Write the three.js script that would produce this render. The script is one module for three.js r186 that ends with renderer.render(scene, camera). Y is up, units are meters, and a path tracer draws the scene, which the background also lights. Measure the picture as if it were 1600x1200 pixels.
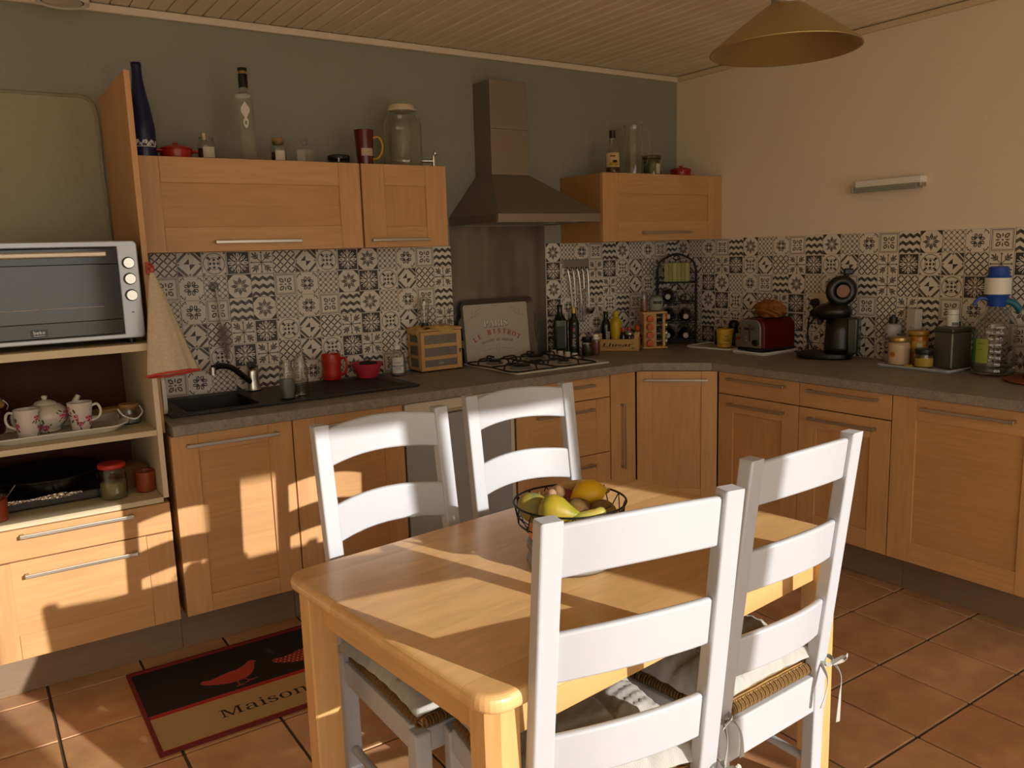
import * as THREE from 'three';
import { RoundedBoxGeometry } from 'three/addons/geometries/RoundedBoxGeometry.js';
import { mergeGeometries } from 'three/addons/utils/BufferGeometryUtils.js';

// ---------------------------------------------------------------- camera, sun, sky, exposure
const scene = new THREE.Scene();
const camera = new THREE.PerspectiveCamera(50.32, 4 / 3, 0.05, 200);
camera.position.set(-3.7221, 1.4750, 3.6859);
camera.rotation.order = 'YXZ';
camera.rotation.set(-0.1608, -0.5895, -0.0305);
scene.add(camera);

const SUN_DIR = new THREE.Vector3(-0.271, -0.317, -0.91).normalize();   // the way the light travels: a low sun through the glazed door behind the camera
const sun = new THREE.DirectionalLight(0xfff8ee, 8.2);
sun.name = 'sun';
sun.position.copy(SUN_DIR).multiplyScalar(-14).add(new THREE.Vector3(-2.5, 0.5, 2.2));
sun.target.position.set(-2.5, 0.5, 2.2);
sun.castShadow = true;
sun.shadow.mapSize.set(4096, 4096);
Object.assign(sun.shadow.camera, { left: -4, right: 4, top: 4, bottom: -4, near: 1, far: 30 });
sun.shadow.radius = 1.0;
scene.add(sun, sun.target);
scene.background = new THREE.Color().setRGB(0.88, 0.81, 0.70);   // hazy late-afternoon sky, seen by the room only through its openings
scene.backgroundIntensity = 4.7;

const renderer = new THREE.WebGLRenderer({ antialias: true });
renderer.toneMapping = THREE.LinearToneMapping;
renderer.toneMappingExposure = 0.6;
renderer.shadowMap.enabled = true;
renderer.shadowMap.type = THREE.PCFSoftShadowMap;

// ---------------------------------------------------------------- helpers
let seed = 7;
const rnd = () => { seed = (seed + 0x6d2b79f5) | 0; let t = Math.imul(seed ^ (seed >>> 15), 1 | seed); t = (t + Math.imul(t ^ (t >>> 7), 61 | t)) ^ t; return ((t ^ (t >>> 14)) >>> 0) / 4294967296; };
const rr = (a, b) => a + (b - a) * rnd();
const PI = Math.PI;
const V = (x, y, z) => new THREE.Vector3(x, y, z);

const names = new Map();
function numbered(n) { const k = names.get(n) || 0; names.set(n, k + 1); return k ? `${n}_${String(k).padStart(3, '0')}` : n; }
function tag(o, label, category, group) { o.userData.label = label; o.userData.category = category; if (group) o.userData.group = group; return o; }
function thing(name, label, category, pos = [0, 0, 0], ry = 0, group) {
  const o = new THREE.Group(); o.name = numbered(name); o.position.set(...pos); o.rotation.y = ry; scene.add(o);
  return tag(o, label, category, group);
}
function struct(name, geos, mat) { const m = obj(name, geos, mat, scene); m.userData.kind = 'structure'; return m; }
function flat(g) { const n = g.index ? g.toNonIndexed() : g; for (const k of Object.keys(n.attributes)) if (!['position', 'normal', 'uv'].includes(k)) n.deleteAttribute(k); n.morphAttributes = {}; return n; }
function join(geos) { const l = [].concat(geos).map(flat); return l.length > 1 ? mergeGeometries(l) : l[0]; }
function obj(name, geos, mat, parent, label) {
  const m = new THREE.Mesh(join(geos), mat); m.name = name; m.castShadow = m.receiveShadow = true;
  if (label) m.userData.label = label;
  parent.add(m); return m;
}
function share(name, geo, mat, parent, pos, ry = 0) { const m = new THREE.Mesh(geo, mat); m.name = name; m.castShadow = m.receiveShadow = true; m.position.set(...pos); m.rotation.y = ry; parent.add(m); return m; }
// uv in metres by the face's main direction; u runs along the grain
function uvBox(g, grain = 'x', s = 1, off = 0) {
  g = flat(g); const p = g.attributes.position, n = g.attributes.normal, uv = new Float32Array(p.count * 2);
  for (let i = 0; i < p.count; i += 3) {
    let nx = 0, ny = 0, nz = 0; for (let k = 0; k < 3; k++) { nx += Math.abs(n.getX(i + k)); ny += Math.abs(n.getY(i + k)); nz += Math.abs(n.getZ(i + k)); }
    const d = nx > ny && nx > nz ? 'x' : ny > nz ? 'y' : 'z', rest = ['x', 'y', 'z'].filter((c) => c !== d);
    const ua = rest.includes(grain) ? grain : rest[0], va = rest.find((c) => c !== ua);
    for (let k = 0; k < 3; k++) { const c = { x: p.getX(i + k), y: p.getY(i + k), z: p.getZ(i + k) }; uv[(i + k) * 2] = c[ua] * s + off; uv[(i + k) * 2 + 1] = c[va] * s + off * 1.7; }
  }
  g.setAttribute('uv', new THREE.BufferAttribute(uv, 2)); return g;
}
// box by its centre, edges rounded
function bx(w, h, d, x, y, z, { r = 0.002, g = 'x', s = 1, seg = 1, uv = true, off } = {}) {
  const b = r > 0 ? new RoundedBoxGeometry(w, h, d, seg, Math.min(r, w / 2.01, h / 2.01, d / 2.01)) : new THREE.BoxGeometry(w, h, d);
  b.translate(x, y, z); return uv ? uvBox(b, g, s, off ?? rnd() * 3) : flat(b);
}
const bb = (x0, x1, y0, y1, z0, z1, o) => bx(x1 - x0, y1 - y0, z1 - z0, (x0 + x1) / 2, (y0 + y1) / 2, (z0 + z1) / 2, o);
function lathe(pts, seg = 32, x = 0, y = 0, z = 0, printHeight = 0) { const g = new THREE.LatheGeometry(pts.map(([a, b]) => new THREE.Vector2(Math.max(a, 0.00001), b)), seg); if (printHeight) for (let i = 0; i < g.attributes.uv.count; i++) g.attributes.uv.setY(i, g.attributes.position.getY(i) / printHeight); g.translate(x, y, z); return flat(g); }
function tube(pts, r, seg = 24, rad = 8, closed = false) { return flat(new THREE.TubeGeometry(new THREE.CatmullRomCurve3(pts.map((p) => (p.isVector3 ? p : V(...p))), closed), seg, r, rad, closed)); }
function rod(a, b, r, rad = 8, r2) { const A = V(...a), B = V(...b), L = A.distanceTo(B), g = new THREE.CylinderGeometry(r2 ?? r, r, L, rad); g.translate(0, L / 2, 0); g.applyQuaternion(new THREE.Quaternion().setFromUnitVectors(V(0, 1, 0), B.clone().sub(A).normalize())); g.translate(...a); return flat(g); }
function cyl(r, h, x, y, z, seg = 24, r2) { const g = new THREE.CylinderGeometry(r2 ?? r, r, h, seg); g.translate(x, y + h / 2, z); return flat(g); }
function ball(r, x, y, z, sx = 1, sy = 1, sz = 1, seg = 20) { const g = new THREE.SphereGeometry(r, seg, Math.round(seg * 0.7)); g.scale(sx, sy, sz); g.translate(x, y, z); return flat(g); }
function poly(pts, holes = []) { const s = new THREE.Shape(pts.map((p) => new THREE.Vector2(...p))); for (const h of holes) s.holes.push(new THREE.Path(h.map((p) => new THREE.Vector2(...p)))); return s; }
function rrect(w, h, r, n = 6) { const o = []; for (const [cx, cy, a] of [[w / 2 - r, h / 2 - r, 0], [-w / 2 + r, h / 2 - r, PI / 2], [-w / 2 + r, -h / 2 + r, PI], [w / 2 - r, -h / 2 + r, -PI / 2]]) for (let i = 0; i <= n; i++) o.push([cx + r * Math.cos(a + (i / n) * PI / 2), cy + r * Math.sin(a + (i / n) * PI / 2)]); return o; }
function ext(shape, depth, bevel = 0, bs = 2) { return flat(new THREE.ExtrudeGeometry(shape, { depth, bevelEnabled: bevel > 0, bevelSize: bevel, bevelThickness: bevel, bevelSegments: bs, bevelOffset: -bevel, curveSegments: 12 })); }
// outline in (x, z) laid flat: from y0 up to y1
function slab(pts, y0, y1, bevel = 0, holes = [], bs = 2) { const g = ext(poly(pts, holes), y1 - y0 - 2 * bevel, bevel, bs); g.rotateX(PI / 2); g.translate(0, y1 - bevel, 0); return g; }
function curved(r, h, x, y, z, mid, arc, seg = 14) { const g = new THREE.CylinderGeometry(r, r, h, seg, 1, true, mid - arc / 2, arc); g.translate(x, y + h / 2, z); return flat(g); }   // a label round a jar, centred on angle mid (0 = +z)
function merged(...l) { return l.flat(); }

// ---------------------------------------------------------------- textures
function lattice(w, h, s) { let q = s; const f = () => { q = (q * 1664525 + 1013904223) >>> 0; return q / 4294967296; }; return { w, h, v: Float32Array.from({ length: w * h }, f) }; }
function vnoise(L, x, y) { x = ((x % L.w) + L.w) % L.w; y = ((y % L.h) + L.h) % L.h; const xi = Math.floor(x), yi = Math.floor(y), fx = x - xi, fy = y - yi, sx = fx * fx * (3 - 2 * fx), sy = fy * fy * (3 - 2 * fy), x1 = (xi + 1) % L.w, y1 = (yi + 1) % L.h; const a = L.v[yi * L.w + xi], b = L.v[yi * L.w + x1], c = L.v[y1 * L.w + xi], d = L.v[y1 * L.w + x1]; return a + (b - a) * sx + (c - a) * sy + (a - b - c + d) * sx * sy; }
function dataTex(w, h, fn, srgb = true, repeat = [1, 1]) {
  const d = new Uint8Array(w * h * 4);
  for (let y = 0; y < h; y++) for (let x = 0; x < w; x++) { const c = fn(x / w, y / h), o = (y * w + x) * 4; for (let k = 0; k < 3; k++) d[o + k] = Math.max(0, Math.min(255, (Array.isArray(c) ? c[k] : c) * 255)); d[o + 3] = 255; }
  const t = new THREE.DataTexture(d, w, h); t.wrapS = t.wrapT = THREE.RepeatWrapping; t.magFilter = THREE.LinearFilter; t.minFilter = THREE.LinearMipmapLinearFilter; t.generateMipmaps = true; t.repeat.set(...repeat);
  if (srgb) t.colorSpace = THREE.SRGBColorSpace; t.needsUpdate = true; return t;
}
function canvasTex(w, h, draw, wrap = false) { const c = document.createElement('canvas'); c.width = w; c.height = h; draw(c.getContext('2d'), w, h); const t = new THREE.CanvasTexture(c); t.colorSpace = THREE.SRGBColorSpace; if (wrap) t.wrapS = t.wrapT = THREE.RepeatWrapping; return t; }
const LA = lattice(8, 64, 11), LB = lattice(16, 16, 23), LC = lattice(64, 64, 5), LD = lattice(32, 128, 77), LE = lattice(6, 6, 3);
const woodTex = dataTex(512, 512, (u, v) => { const w = vnoise(LB, u * 16, v * 16) * 0.35; const s = vnoise(LA, u * 8, v * 64 + w * 3), f = vnoise(LD, u * 32, v * 128), c = vnoise(LE, u * 6, v * 6); const g = 0.88 + 0.045 * s + 0.025 * f + 0.05 * c; return [g, g * (0.985 + 0.015 * s), g * (0.96 + 0.03 * s)]; }, true, [0.9, 1.6]);
const pineTex = dataTex(1024, 512, (u, v) => { const strip = Math.floor(v * 8), o = strip * 0.37; const w = vnoise(LB, u * 16 + o * 9, v * 16); const s = vnoise(LA, u * 8 + o * 5, v * 64 + w * 1.2), f = vnoise(LD, u * 32 + o * 31, v * 128), t = vnoise(LE, o * 6 + u * 1.5, strip); const edge = Math.abs(v * 8 - strip) < 0.01 ? 0.94 : 1; const g = (0.84 + 0.06 * s + 0.04 * f + 0.07 * t) * edge; return [g, g * (0.95 + 0.05 * t), g * (0.88 + 0.1 * t)]; }, true, [0.8, 0.8]);
const mottle = dataTex(256, 256, (u, v) => { const a = vnoise(LE, u * 6, v * 6), b = vnoise(LB, u * 16, v * 16), c = vnoise(LC, u * 64, v * 64); const g = 0.78 + 0.14 * a + 0.07 * b + 0.03 * c; return [g, g * (0.95 + 0.05 * b), g * (0.9 + 0.1 * a)]; });
const speck = dataTex(256, 256, (u, v) => { const a = vnoise(LC, u * 64, v * 64), b = vnoise(LB, u * 16, v * 16), c = vnoise(LC, v * 64 + 9, u * 64); const g = 0.76 + 0.1 * a + 0.08 * b + (c > 0.88 ? -0.14 : 0) + (a > 0.93 ? 0.1 : 0); return g; }, true, [2.5, 2.5]);
const plasterBump = dataTex(256, 256, (u, v) => 0.4 * vnoise(LB, u * 16, v * 16) + 0.4 * vnoise(LC, u * 64, v * 64) + 0.2 * vnoise(LC, v * 64, u * 64), false, [1.2, 1.2]);
const brushed = dataTex(256, 256, (u, v) => 0.45 + 0.25 * vnoise(LD, v * 4, u * 128) + 0.15 * vnoise(LE, u * 6, v * 6), false, [2, 2]);
const weave = dataTex(128, 128, (u, v) => { const a = Math.sin(u * PI * 64) * Math.sin(v * PI * 64); return 0.88 + 0.06 * a + 0.06 * vnoise(LB, u * 16, v * 16); }, true, [6, 6]);
const rushTex = dataTex(128, 128, (u, v) => { const a = 0.5 + 0.5 * Math.sin(u * PI * 32 + 2 * vnoise(LE, u * 6, v * 6)); const g = 0.45 + 0.45 * a + 0.1 * vnoise(LB, u * 16, v * 16); return [g, g * 0.93, g * 0.8]; }, true, [6, 6]);
const LF = lattice(4, 24, 41), stained = dataTex(256, 256, (u, v) => { const a = vnoise(LF, u * 4, v * 24), b = vnoise(LE, u * 6, v * 6), c = vnoise(LB, u * 16, v * 16); const g = 0.72 + 0.16 * a + 0.1 * b + 0.05 * c; return [g, g * 0.985, g * 0.965]; });

// ---------------------------------------------------------------- materials
const std = (color, roughness = 0.6, o = {}) => new THREE.MeshStandardMaterial({ color, roughness, ...o });
const M = {
  oak: std(0xd6a773, 0.48, { map: woodTex }),
  oakDark: std(0xb98a58, 0.55, { map: woodTex }),
  oakPanel: std(0xd0a06b, 0.5, { map: woodTex }),
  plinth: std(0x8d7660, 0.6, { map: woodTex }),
  pine: new THREE.MeshPhysicalMaterial({ color: 0xefc48c, roughness: 0.42, map: pineTex, clearcoat: 0.35, clearcoatRoughness: 0.22 }),
  pineLeg: std(0xe2b478, 0.42, { map: woodTex }),
  rawWood: std(0xd9b074, 0.7, { map: woodTex }),
  cream: std(0xd6cab0, 0.5),
  white: std(0xb9bdc5, 0.38, { bumpMap: plasterBump, bumpScale: 0.0004 }),
  whitePlain: std(0xeceae4, 0.4),
  chrome: std(0xd2d0cc, 0.28, { metalness: 1 }),
  nickel: std(0xb9b2a6, 0.36, { metalness: 1 }),
  steel: std(0x9c9288, 0.5, { metalness: 0.9 }),
  black: std(0x17181a, 0.4),
  blackGloss: std(0x0c0d0f, 0.12),
  blackIron: std(0x1d2026, 0.5, { metalness: 0.3 }),
  sink: std(0x23252a, 0.5, { map: speck }),
  top: std(0xa59b90, 0.42, { map: speck }),
  red: std(0xc02a22, 0.35),
  glass: new THREE.MeshPhysicalMaterial({ color: 0xffffff, transmission: 1, roughness: 0.03, thickness: 0, ior: 1.45 }),
  clearGlass: new THREE.MeshPhysicalMaterial({ color: 0xf4f7f4, transmission: 1, roughness: 0.02, thickness: 0.0025, ior: 1.46 }),
  greyGlass: new THREE.MeshPhysicalMaterial({ color: 0xdfe3e0, transmission: 0.9, roughness: 0.08, thickness: 0, ior: 1.5 }),
  cork: std(0xb98d56, 0.9, { map: speck }),
  fabric: std(0xc3c4bf, 0.95, { map: weave }),
  rush: std(0xf0c888, 0.85, { map: rushTex, bumpMap: rushTex, bumpScale: 0.002 }),
};

// ---------------------------------------------------------------- the room
const LEFT = -5.3, FRONT = 5.0, CEIL = 2.475, TW = 0.15;
const wallGrey = std(0x929286, 0.9, { bumpMap: plasterBump, bumpScale: 0.002 });
const wallCream = std(0xeee0c6, 0.9, { bumpMap: plasterBump, bumpScale: 0.0015 });
const wallPale = std(0xa39e8a, 0.9, { bumpMap: plasterBump, bumpScale: 0.004 });

// floor: square terracotta tiles in recessed grout
const grout = std(0x54483b, 0.95);
const floor = struct('floor', bb(LEFT - TW, TW, -0.12, -0.006, -TW, FRONT + 0.25, { r: 0 }), grout);
{
  const TX = 0.3045, TZ = 0.313, gap = 0.009;
  const geos = [0, 1, 2, 3].map((k) => { const g = bx(TX - gap, 0.014, TZ - gap, 0, -0.007, 0, { r: 0.003, g: k % 2 ? 'x' : 'z', s: 1.3, off: k * 0.37 }); return g; });
  const mats = [0xdaab82, 0xdfb189, 0xd5a47c, 0xdcae84, 0xe2b68f].map((c) => std(c, 0.34, { map: mottle }));
  for (let i = 0; i < 18; i++) for (let j = 0; j < 16; j++) {
    const x = -0.572 + 0.3045 / 2 + (1 - i) * TX, z = 0.597 - TZ * 1.5 + j * TZ;
    if (x > 0.13 || x < LEFT || z > FRONT + 0.05) continue;
    share('tile', geos[Math.floor(rnd() * 4)], mats[Math.floor(rnd() * 5)], floor, [x, rr(-0.0006, 0.0004), z]);
  }
}

const wallBack = struct('wall_back', bb(LEFT - TW, TW, -0.02, CEIL + 0.1, -TW, 0, { r: 0 }), wallGrey);
const wallRight = struct('wall_right', bb(0, TW, -0.02, CEIL + 0.1, 0, FRONT + 0.1, { r: 0 }), wallCream);
struct('wall_left', bb(LEFT - TW, LEFT, -0.02, CEIL + 0.1, 0, FRONT + 0.1, { r: 0 }), wallCream);
// unpainted paler plaster left of the tall board, with a raised edge of paint
obj('plaster_patch', bb(-4.4, -3.19, 1.15, 2.118, 0, 0.004, { r: 0.002 }), wallPale, wallBack, 'paler unpainted plaster patch');
obj('plaster_ridge', merged(tube([[-4.4, 2.116, 0.002], [-3.6, 2.12, 0.003], [-3.235, 2.121, 0.003]], 0.007, 20), tube([[-3.24, 2.122, 0.003], [-3.205, 2.108, 0.004], [-3.192, 2.07, 0.004], [-3.188, 1.8, 0.004], [-3.184, 1.5, 0.004]], 0.008, 24)), wallPale, wallBack, 'raised plaster edge');

// front wall with the glazed-door opening that lets the sun in
const DX0 = -2.45, DX1 = -1.10, DTOP = 2.205;
struct('wall_front', merged(bb(LEFT - TW, -5.1, -0.02, CEIL + 0.1, FRONT, FRONT + 0.1, { r: 0 }), bb(-2.72, DX0, -0.02, CEIL + 0.1, FRONT, FRONT + 0.1, { r: 0 }), bb(-5.1, -2.72, -0.02, 0.5, FRONT, FRONT + 0.1, { r: 0 }), bb(-5.1, -2.72, 2.2, CEIL + 0.1, FRONT, FRONT + 0.1, { r: 0 }), bb(DX1, TW, -0.02, CEIL + 0.1, FRONT, FRONT + 0.1, { r: 0 }), bb(DX0, DX1, DTOP, CEIL + 0.1, FRONT, FRONT + 0.1, { r: 0 })), wallCream);
{
  const d = new THREE.Group(); d.name = 'door_1'; d.userData.kind = 'structure'; scene.add(d);
  obj('door_frame', merged(bb(-1.743, -1.65, 0.03, DTOP, FRONT + 0.01, FRONT + 0.06), bb(DX0, DX1, -0.005, 0.06, FRONT + 0.01, FRONT + 0.06)), M.whitePlain, d);
}
{
  const d = new THREE.Group(); d.name = 'window_1'; d.userData.kind = 'structure'; scene.add(d);
  obj('window_frame', merged(bb(-5.1, -5.05, 0.5, 2.2, FRONT + 0.02, FRONT + 0.07), bb(-2.77, -2.72, 0.5, 2.2, FRONT + 0.02, FRONT + 0.07), bb(-3.94, -3.88, 0.5, 2.2, FRONT + 0.02, FRONT + 0.07), bb(-5.1, -2.72, 0.5, 0.55, FRONT + 0.02, FRONT + 0.07), bb(-5.1, -2.72, 2.15, 2.2, FRONT + 0.02, FRONT + 0.07)), M.whitePlain, d);
}
struct('terrace_ground', bb(-14, 10, -0.2, -0.06, FRONT + 0.1, 24, { r: 0 }), std(0xd6cab6, 0.9));

// ceiling: narrow painted boards running towards the back wall
const ceiling = struct('ceiling', bb(LEFT - TW, TW, CEIL + 0.012, CEIL + 0.15, -TW, FRONT + 0.1, { r: 0 }), std(0xb99d6d, 0.8));
{
  const pw = 0.0705, n = Math.ceil(-LEFT / pw), s = new THREE.Shape();
  [[-pw / 2 + 0.003, 0.012], [-pw / 2 + 0.003, 0.004], [-pw / 2 + 0.009, 0], [pw / 2 - 0.006, 0], [pw / 2 - 0.001, 0.004], [pw / 2 - 0.001, 0.012]].forEach((p, i) => (i ? s.lineTo(...p) : s.moveTo(...p)));
  const g = ext(s, FRONT - 0.01, 0); uvBox(g, 'z', 1);
  const mats = [0xfbf2d8, 0xf8eed2, 0xfdf5de].map((c) => std(c, 0.55, { map: woodTex }));
  for (let i = 0; i < n; i++) share('ceiling_board', g, mats[i % 3], ceiling, [-pw * (i + 0.5), CEIL, 0.006]);
}
struct('trim_1', bb(LEFT, -0.0, 2.441, 2.472, 0.001, 0.024, { r: 0.006 }), std(0xe2d6bf, 0.5));
struct('trim_2', bb(-0.022, -0.001, 2.443, 2.472, 0.024, FRONT, { r: 0.006 }), std(0xd9c8a4, 0.5));

// printed cement tiles of the splashback, ten motifs
const BG = '#e6dfd4', DK = '#3d3835', MD = '#5e5751';
const motifs = (() => {
  const S = 160, make = (fn) => std(0xffffff, 0.45, { map: canvasTex(S, S, (c) => { c.fillStyle = BG; c.fillRect(0, 0, S, S); c.fillStyle = c.strokeStyle = DK; c.lineWidth = 4; c.save(); fn(c); c.restore(); c.strokeStyle = '#b9aea0'; c.lineWidth = 2; c.strokeRect(0, 0, S, S); }) });
  const P = (c, pts) => { c.beginPath(); pts.forEach((p, i) => (i ? c.lineTo(...p) : c.moveTo(...p))); c.closePath(); c.fill(); };
  const E = (c, x, y, a, b, r = 0) => { c.beginPath(); c.ellipse(x, y, a, b, r, 0, PI * 2); c.fill(); };
  const O = (c, x, y, a, w) => { c.lineWidth = w; c.beginPath(); c.arc(x, y, a, 0, PI * 2); c.stroke(); };
  const turn = (c, n, fn, ph = 0) => { for (let i = 0; i < n; i++) { c.save(); c.translate(80, 80); c.rotate(ph + (i / n) * PI * 2); fn(c, i); c.restore(); } };
  const A = make((c) => { for (let i = 0; i < 3; i++) for (let j = 0; j < 3; j++) { const x = 27 + i * 53, y = 27 + j * 53; for (const a of [1, 3, 5, 7]) { c.save(); c.translate(x, y); c.rotate((a * PI) / 4); c.fillStyle = a % 4 === 1 ? DK : MD; c.beginPath(); c.moveTo(14, -23); c.quadraticCurveTo(23, 0, 14, 23); c.quadraticCurveTo(31, 0, 14, -23); c.fill(); c.beginPath(); c.ellipse(20, 0, 4.5, 21, 0, 0, PI * 2); c.fill(); c.restore(); } } });
  const B = make((c) => {
    const clip = (x, y, fn) => { c.save(); c.beginPath(); c.rect(x, y, 76, 76); c.clip(); fn(); c.restore(); };
    c.fillStyle = MD; clip(3, 3, () => P(c, [[3, 50], [50, 3], [73, 3], [3, 73]].map(([x, y]) => [x, y]))); clip(81, 3, () => P(c, [[86, 3], [110, 3], [160, 53], [160, 76]])); clip(3, 81, () => P(c, [[3, 86], [3, 110], [53, 160], [76, 160]])); clip(81, 81, () => P(c, [[87, 160], [160, 87], [160, 110], [110, 160]]));
    c.fillStyle = DK; P(c, [[79, 42], [79, 79], [42, 79]]); P(c, [[81, 81], [120, 81], [81, 120]]); P(c, [[120, 3], [157, 3], [157, 42]]); P(c, [[3, 120], [3, 157], [40, 157]]); c.fillStyle = MD; P(c, [[80, 3], [88, 10], [80, 18], [72, 10]]); P(c, [[157, 80], [150, 88], [142, 80], [150, 72]]); P(c, [[80, 157], [88, 150], [80, 142], [72, 150]]); P(c, [[3, 80], [10, 88], [18, 80], [10, 72]]);
  });
  const C = make((c) => { O(c, 80, 80, 70, 4); O(c, 80, 80, 40, 3); E(c, 80, 80, 9, 9); turn(c, 4, (k) => { E(k, 26, 0, 11, 5); E(k, 26, 0, 5, 11); }); turn(c, 4, (k) => { P(k, [[34, -4], [60, -9], [60, 9], [34, 4]]); E(k, 58, 0, 6, 10); }, PI / 4); for (const x of [10, 150]) for (const y of [10, 150]) { c.fillStyle = MD; E(c, x, y, 7, 7); } });
  const D = make((c) => { c.fillRect(6, 6, 148, 148); c.fillStyle = BG; turn(c, 8, (k, i) => { E(k, 46, 0, 24, i % 2 ? 9 : 12); }); turn(c, 8, (k) => { E(k, 56, 0, 16, 3); }, PI / 8); c.fillStyle = DK; turn(c, 8, (k) => E(k, 52, 0, 12, 3)); c.fillStyle = BG; E(c, 80, 80, 20, 20); c.strokeStyle = DK; O(c, 80, 80, 14, 5); E(c, 80, 80, 4, 4); });
  const F2 = make((c) => { c.fillStyle = DK; E(c, 80, 80, 8, 8); turn(c, 4, (k) => { k.fillRect(6, -2.5, 62, 5); P(k, [[66, -10], [76, 0], [66, 10]]); }); c.fillStyle = MD; turn(c, 4, (k) => { k.fillRect(10, -2.5, 50, 5); for (const s of [-1, 1]) { k.save(); k.translate(52, 0); k.rotate(s * 0.7); E(k, 16, 0, 20, 5); k.restore(); k.save(); k.translate(38, 0); k.rotate(s * 0.8); E(k, 14, 0, 17, 4.5); k.restore(); } E(k, 76, 0, 18, 6); }, PI / 4); });
  const G = make((c) => { c.lineWidth = 4; c.strokeRect(10, 10, 140, 140); c.lineWidth = 2; c.strokeRect(18, 18, 124, 124); c.fillStyle = MD; for (const sx of [-1, 1]) for (const sy of [-1, 1]) { c.save(); c.translate(80 + sx * 28, 80 + sy * 28); c.scale(sx, sy); c.fillRect(-16, -16, 32, 32); c.fillStyle = BG; E(c, 0, 0, 10, 5, PI / 4); c.fillRect(-16, 8, 10, 8); c.fillRect(8, -16, 8, 10); c.restore(); c.fillStyle = MD; } c.fillStyle = DK; turn(c, 4, (k) => E(k, 32, 0, 14, 4)); E(c, 80, 80, 6, 6); });
  const H = make((c) => { turn(c, 8, (k) => { k.fillStyle = DK; E(k, 32, 0, 19, 12, 0.35); k.fillStyle = BG; E(k, 36, 1, 11, 3.5, 0.2); }, PI / 8); c.fillStyle = BG; E(c, 80, 80, 13, 13); c.fillRect(77, 36, 6, 88); c.fillRect(36, 77, 88, 6); c.fillStyle = MD; for (const sx of [-1, 1]) for (const sy of [-1, 1]) { c.save(); c.translate(80 + sx * 62, 80 + sy * 62); E(c, 0, 0, 6, 6); E(c, sx * 8, -sy * 12, 5, 7); E(c, -sx * 12, sy * 8, 7, 5); E(c, -sx * 18, -sy * 2, 4, 4); c.restore(); } });
  const I = make((c) => { c.lineWidth = 3.5; c.beginPath(); for (let k = -160; k <= 320; k += 40) { c.moveTo(k, 0); c.lineTo(k + 160, 160); c.moveTo(k, 0); c.lineTo(k - 160, 160); } c.stroke(); for (let i = 0; i < 4; i++) for (let j = 0; j < 4; j++) { E(c, 20 + i * 40, 20 + j * 40, 4, 4); O(c, 20 + i * 40, 20 + j * 40, 8, 1.5); } });
  const J = make((c) => { for (const [x, y] of [[0, 0], [160, 0], [0, 160], [160, 160]]) P(c, [[x, y], [x ? 120 : 40, y], [x, y ? 120 : 40]]); turn(c, 8, (k, i) => { k.fillStyle = i % 2 ? MD : DK; P(k, [[8, 0], [36, -13], [68, 0], [36, 13]]); }); c.strokeStyle = BG; c.lineWidth = 2; turn(c, 8, (k) => { k.beginPath(); k.moveTo(0, 0); k.lineTo(66, 0); k.stroke(); }); });
  const K = make((c) => { for (let r = 0; r < 3; r++) for (let q = 0; q < 3; q++) { const y = 12 + r * 54, x = q * 54; c.fillStyle = MD; P(c, [[x, y + 18], [x + 27, y], [x + 27, y + 24], [x, y + 42]]); c.fillStyle = DK; P(c, [[x + 27, y], [x + 54, y + 18], [x + 54, y + 42], [x + 27, y + 24]]); } });
  return { A, B, C, D, E: F2, F: G, G: H, H: I, I: J, J: K };
})();
const tileGeo = (() => { const g = new RoundedBoxGeometry(0.1016, 0.1011, 0.005, 1, 0.001); const f = flat(g), p = f.attributes.position, uv = f.attributes.uv; for (let i = 0; i < p.count; i++) uv.setXY(i, p.getX(i) / 0.1016 + 0.5, p.getY(i) / 0.1011 + 0.5); return f; })();
function tiling(parent, rows, place, ry) { rows.forEach((row, j) => [...row].forEach((ch, i) => { const [x, z] = place(i); share('tile', tileGeo, motifs[ch], parent, [x, 0.9 + 0.102 * (5.5 - j), z], ry); })); }
tiling(wallBack, ['ABCDEABCDIHGFJ', 'FGHIJFGHIDCBAE', 'HGFJIHGFJIHGFJ', 'CBAEDCBAEDCBAE', 'ABCDEABCDEABCD', 'FGHIJFGHIJFGHI'], (i) => [-2.995 + i * 0.1025, 0.0027], 0);
tiling(wallBack, ['IHGFJIHGFJ', 'DCAEDCBAEC', 'IHFJEABCJI', 'DGAECJFHBD', 'JIHGABEDCF', 'DCBAEFJIHG'], (i) => [-0.961 + i * 0.1025, 0.0027], 0);
tiling(wallRight, ['IHGFJIHGFJIHGFJIHGFJIHGFJI', 'CBAEDCBAEDCBAEDCBAEDCBAEDC', 'BCDIHGFJIHGFJEABCDEABCDEAB', 'GHIDCBAEDCBAFAEJFGHIJFGHIJ', 'GFJECBAEDCGCBAHJIHGFJIHGFJ', 'BADCIHGFJEIABCDEFGHIJFGHIA'], (i) => [-0.0027, 0.062 + i * 0.1035], -PI / 2);
obj('tile_edging', merged(bb(-3.05, -2.24, 1.512, 1.518, 0, 0.008), bb(-1.0135, -1.0115, 0.9, 1.512, 0, 0.009)), M.whitePlain, wallBack, 'white edge strip of the tiling');

// ---------------------------------------------------------------- fitted kitchen
function barHandle(len, x, y, z, vertical = false) {
  const g = vertical ? [bx(0.012, len, 0.007, x, y, z + 0.026), bx(0.012, 0.012, 0.026, x, y + len / 2 - 0.008, z + 0.012), bx(0.012, 0.012, 0.026, x, y - len / 2 + 0.008, z + 0.012)]
    : [bx(len, 0.013, 0.007, x, y, z + 0.026), bx(0.012, 0.012, 0.026, x + len / 2 - 0.008, y, z + 0.012), bx(0.012, 0.012, 0.026, x - len / 2 + 0.008, y, z + 0.012)];
  return g;
}
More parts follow.
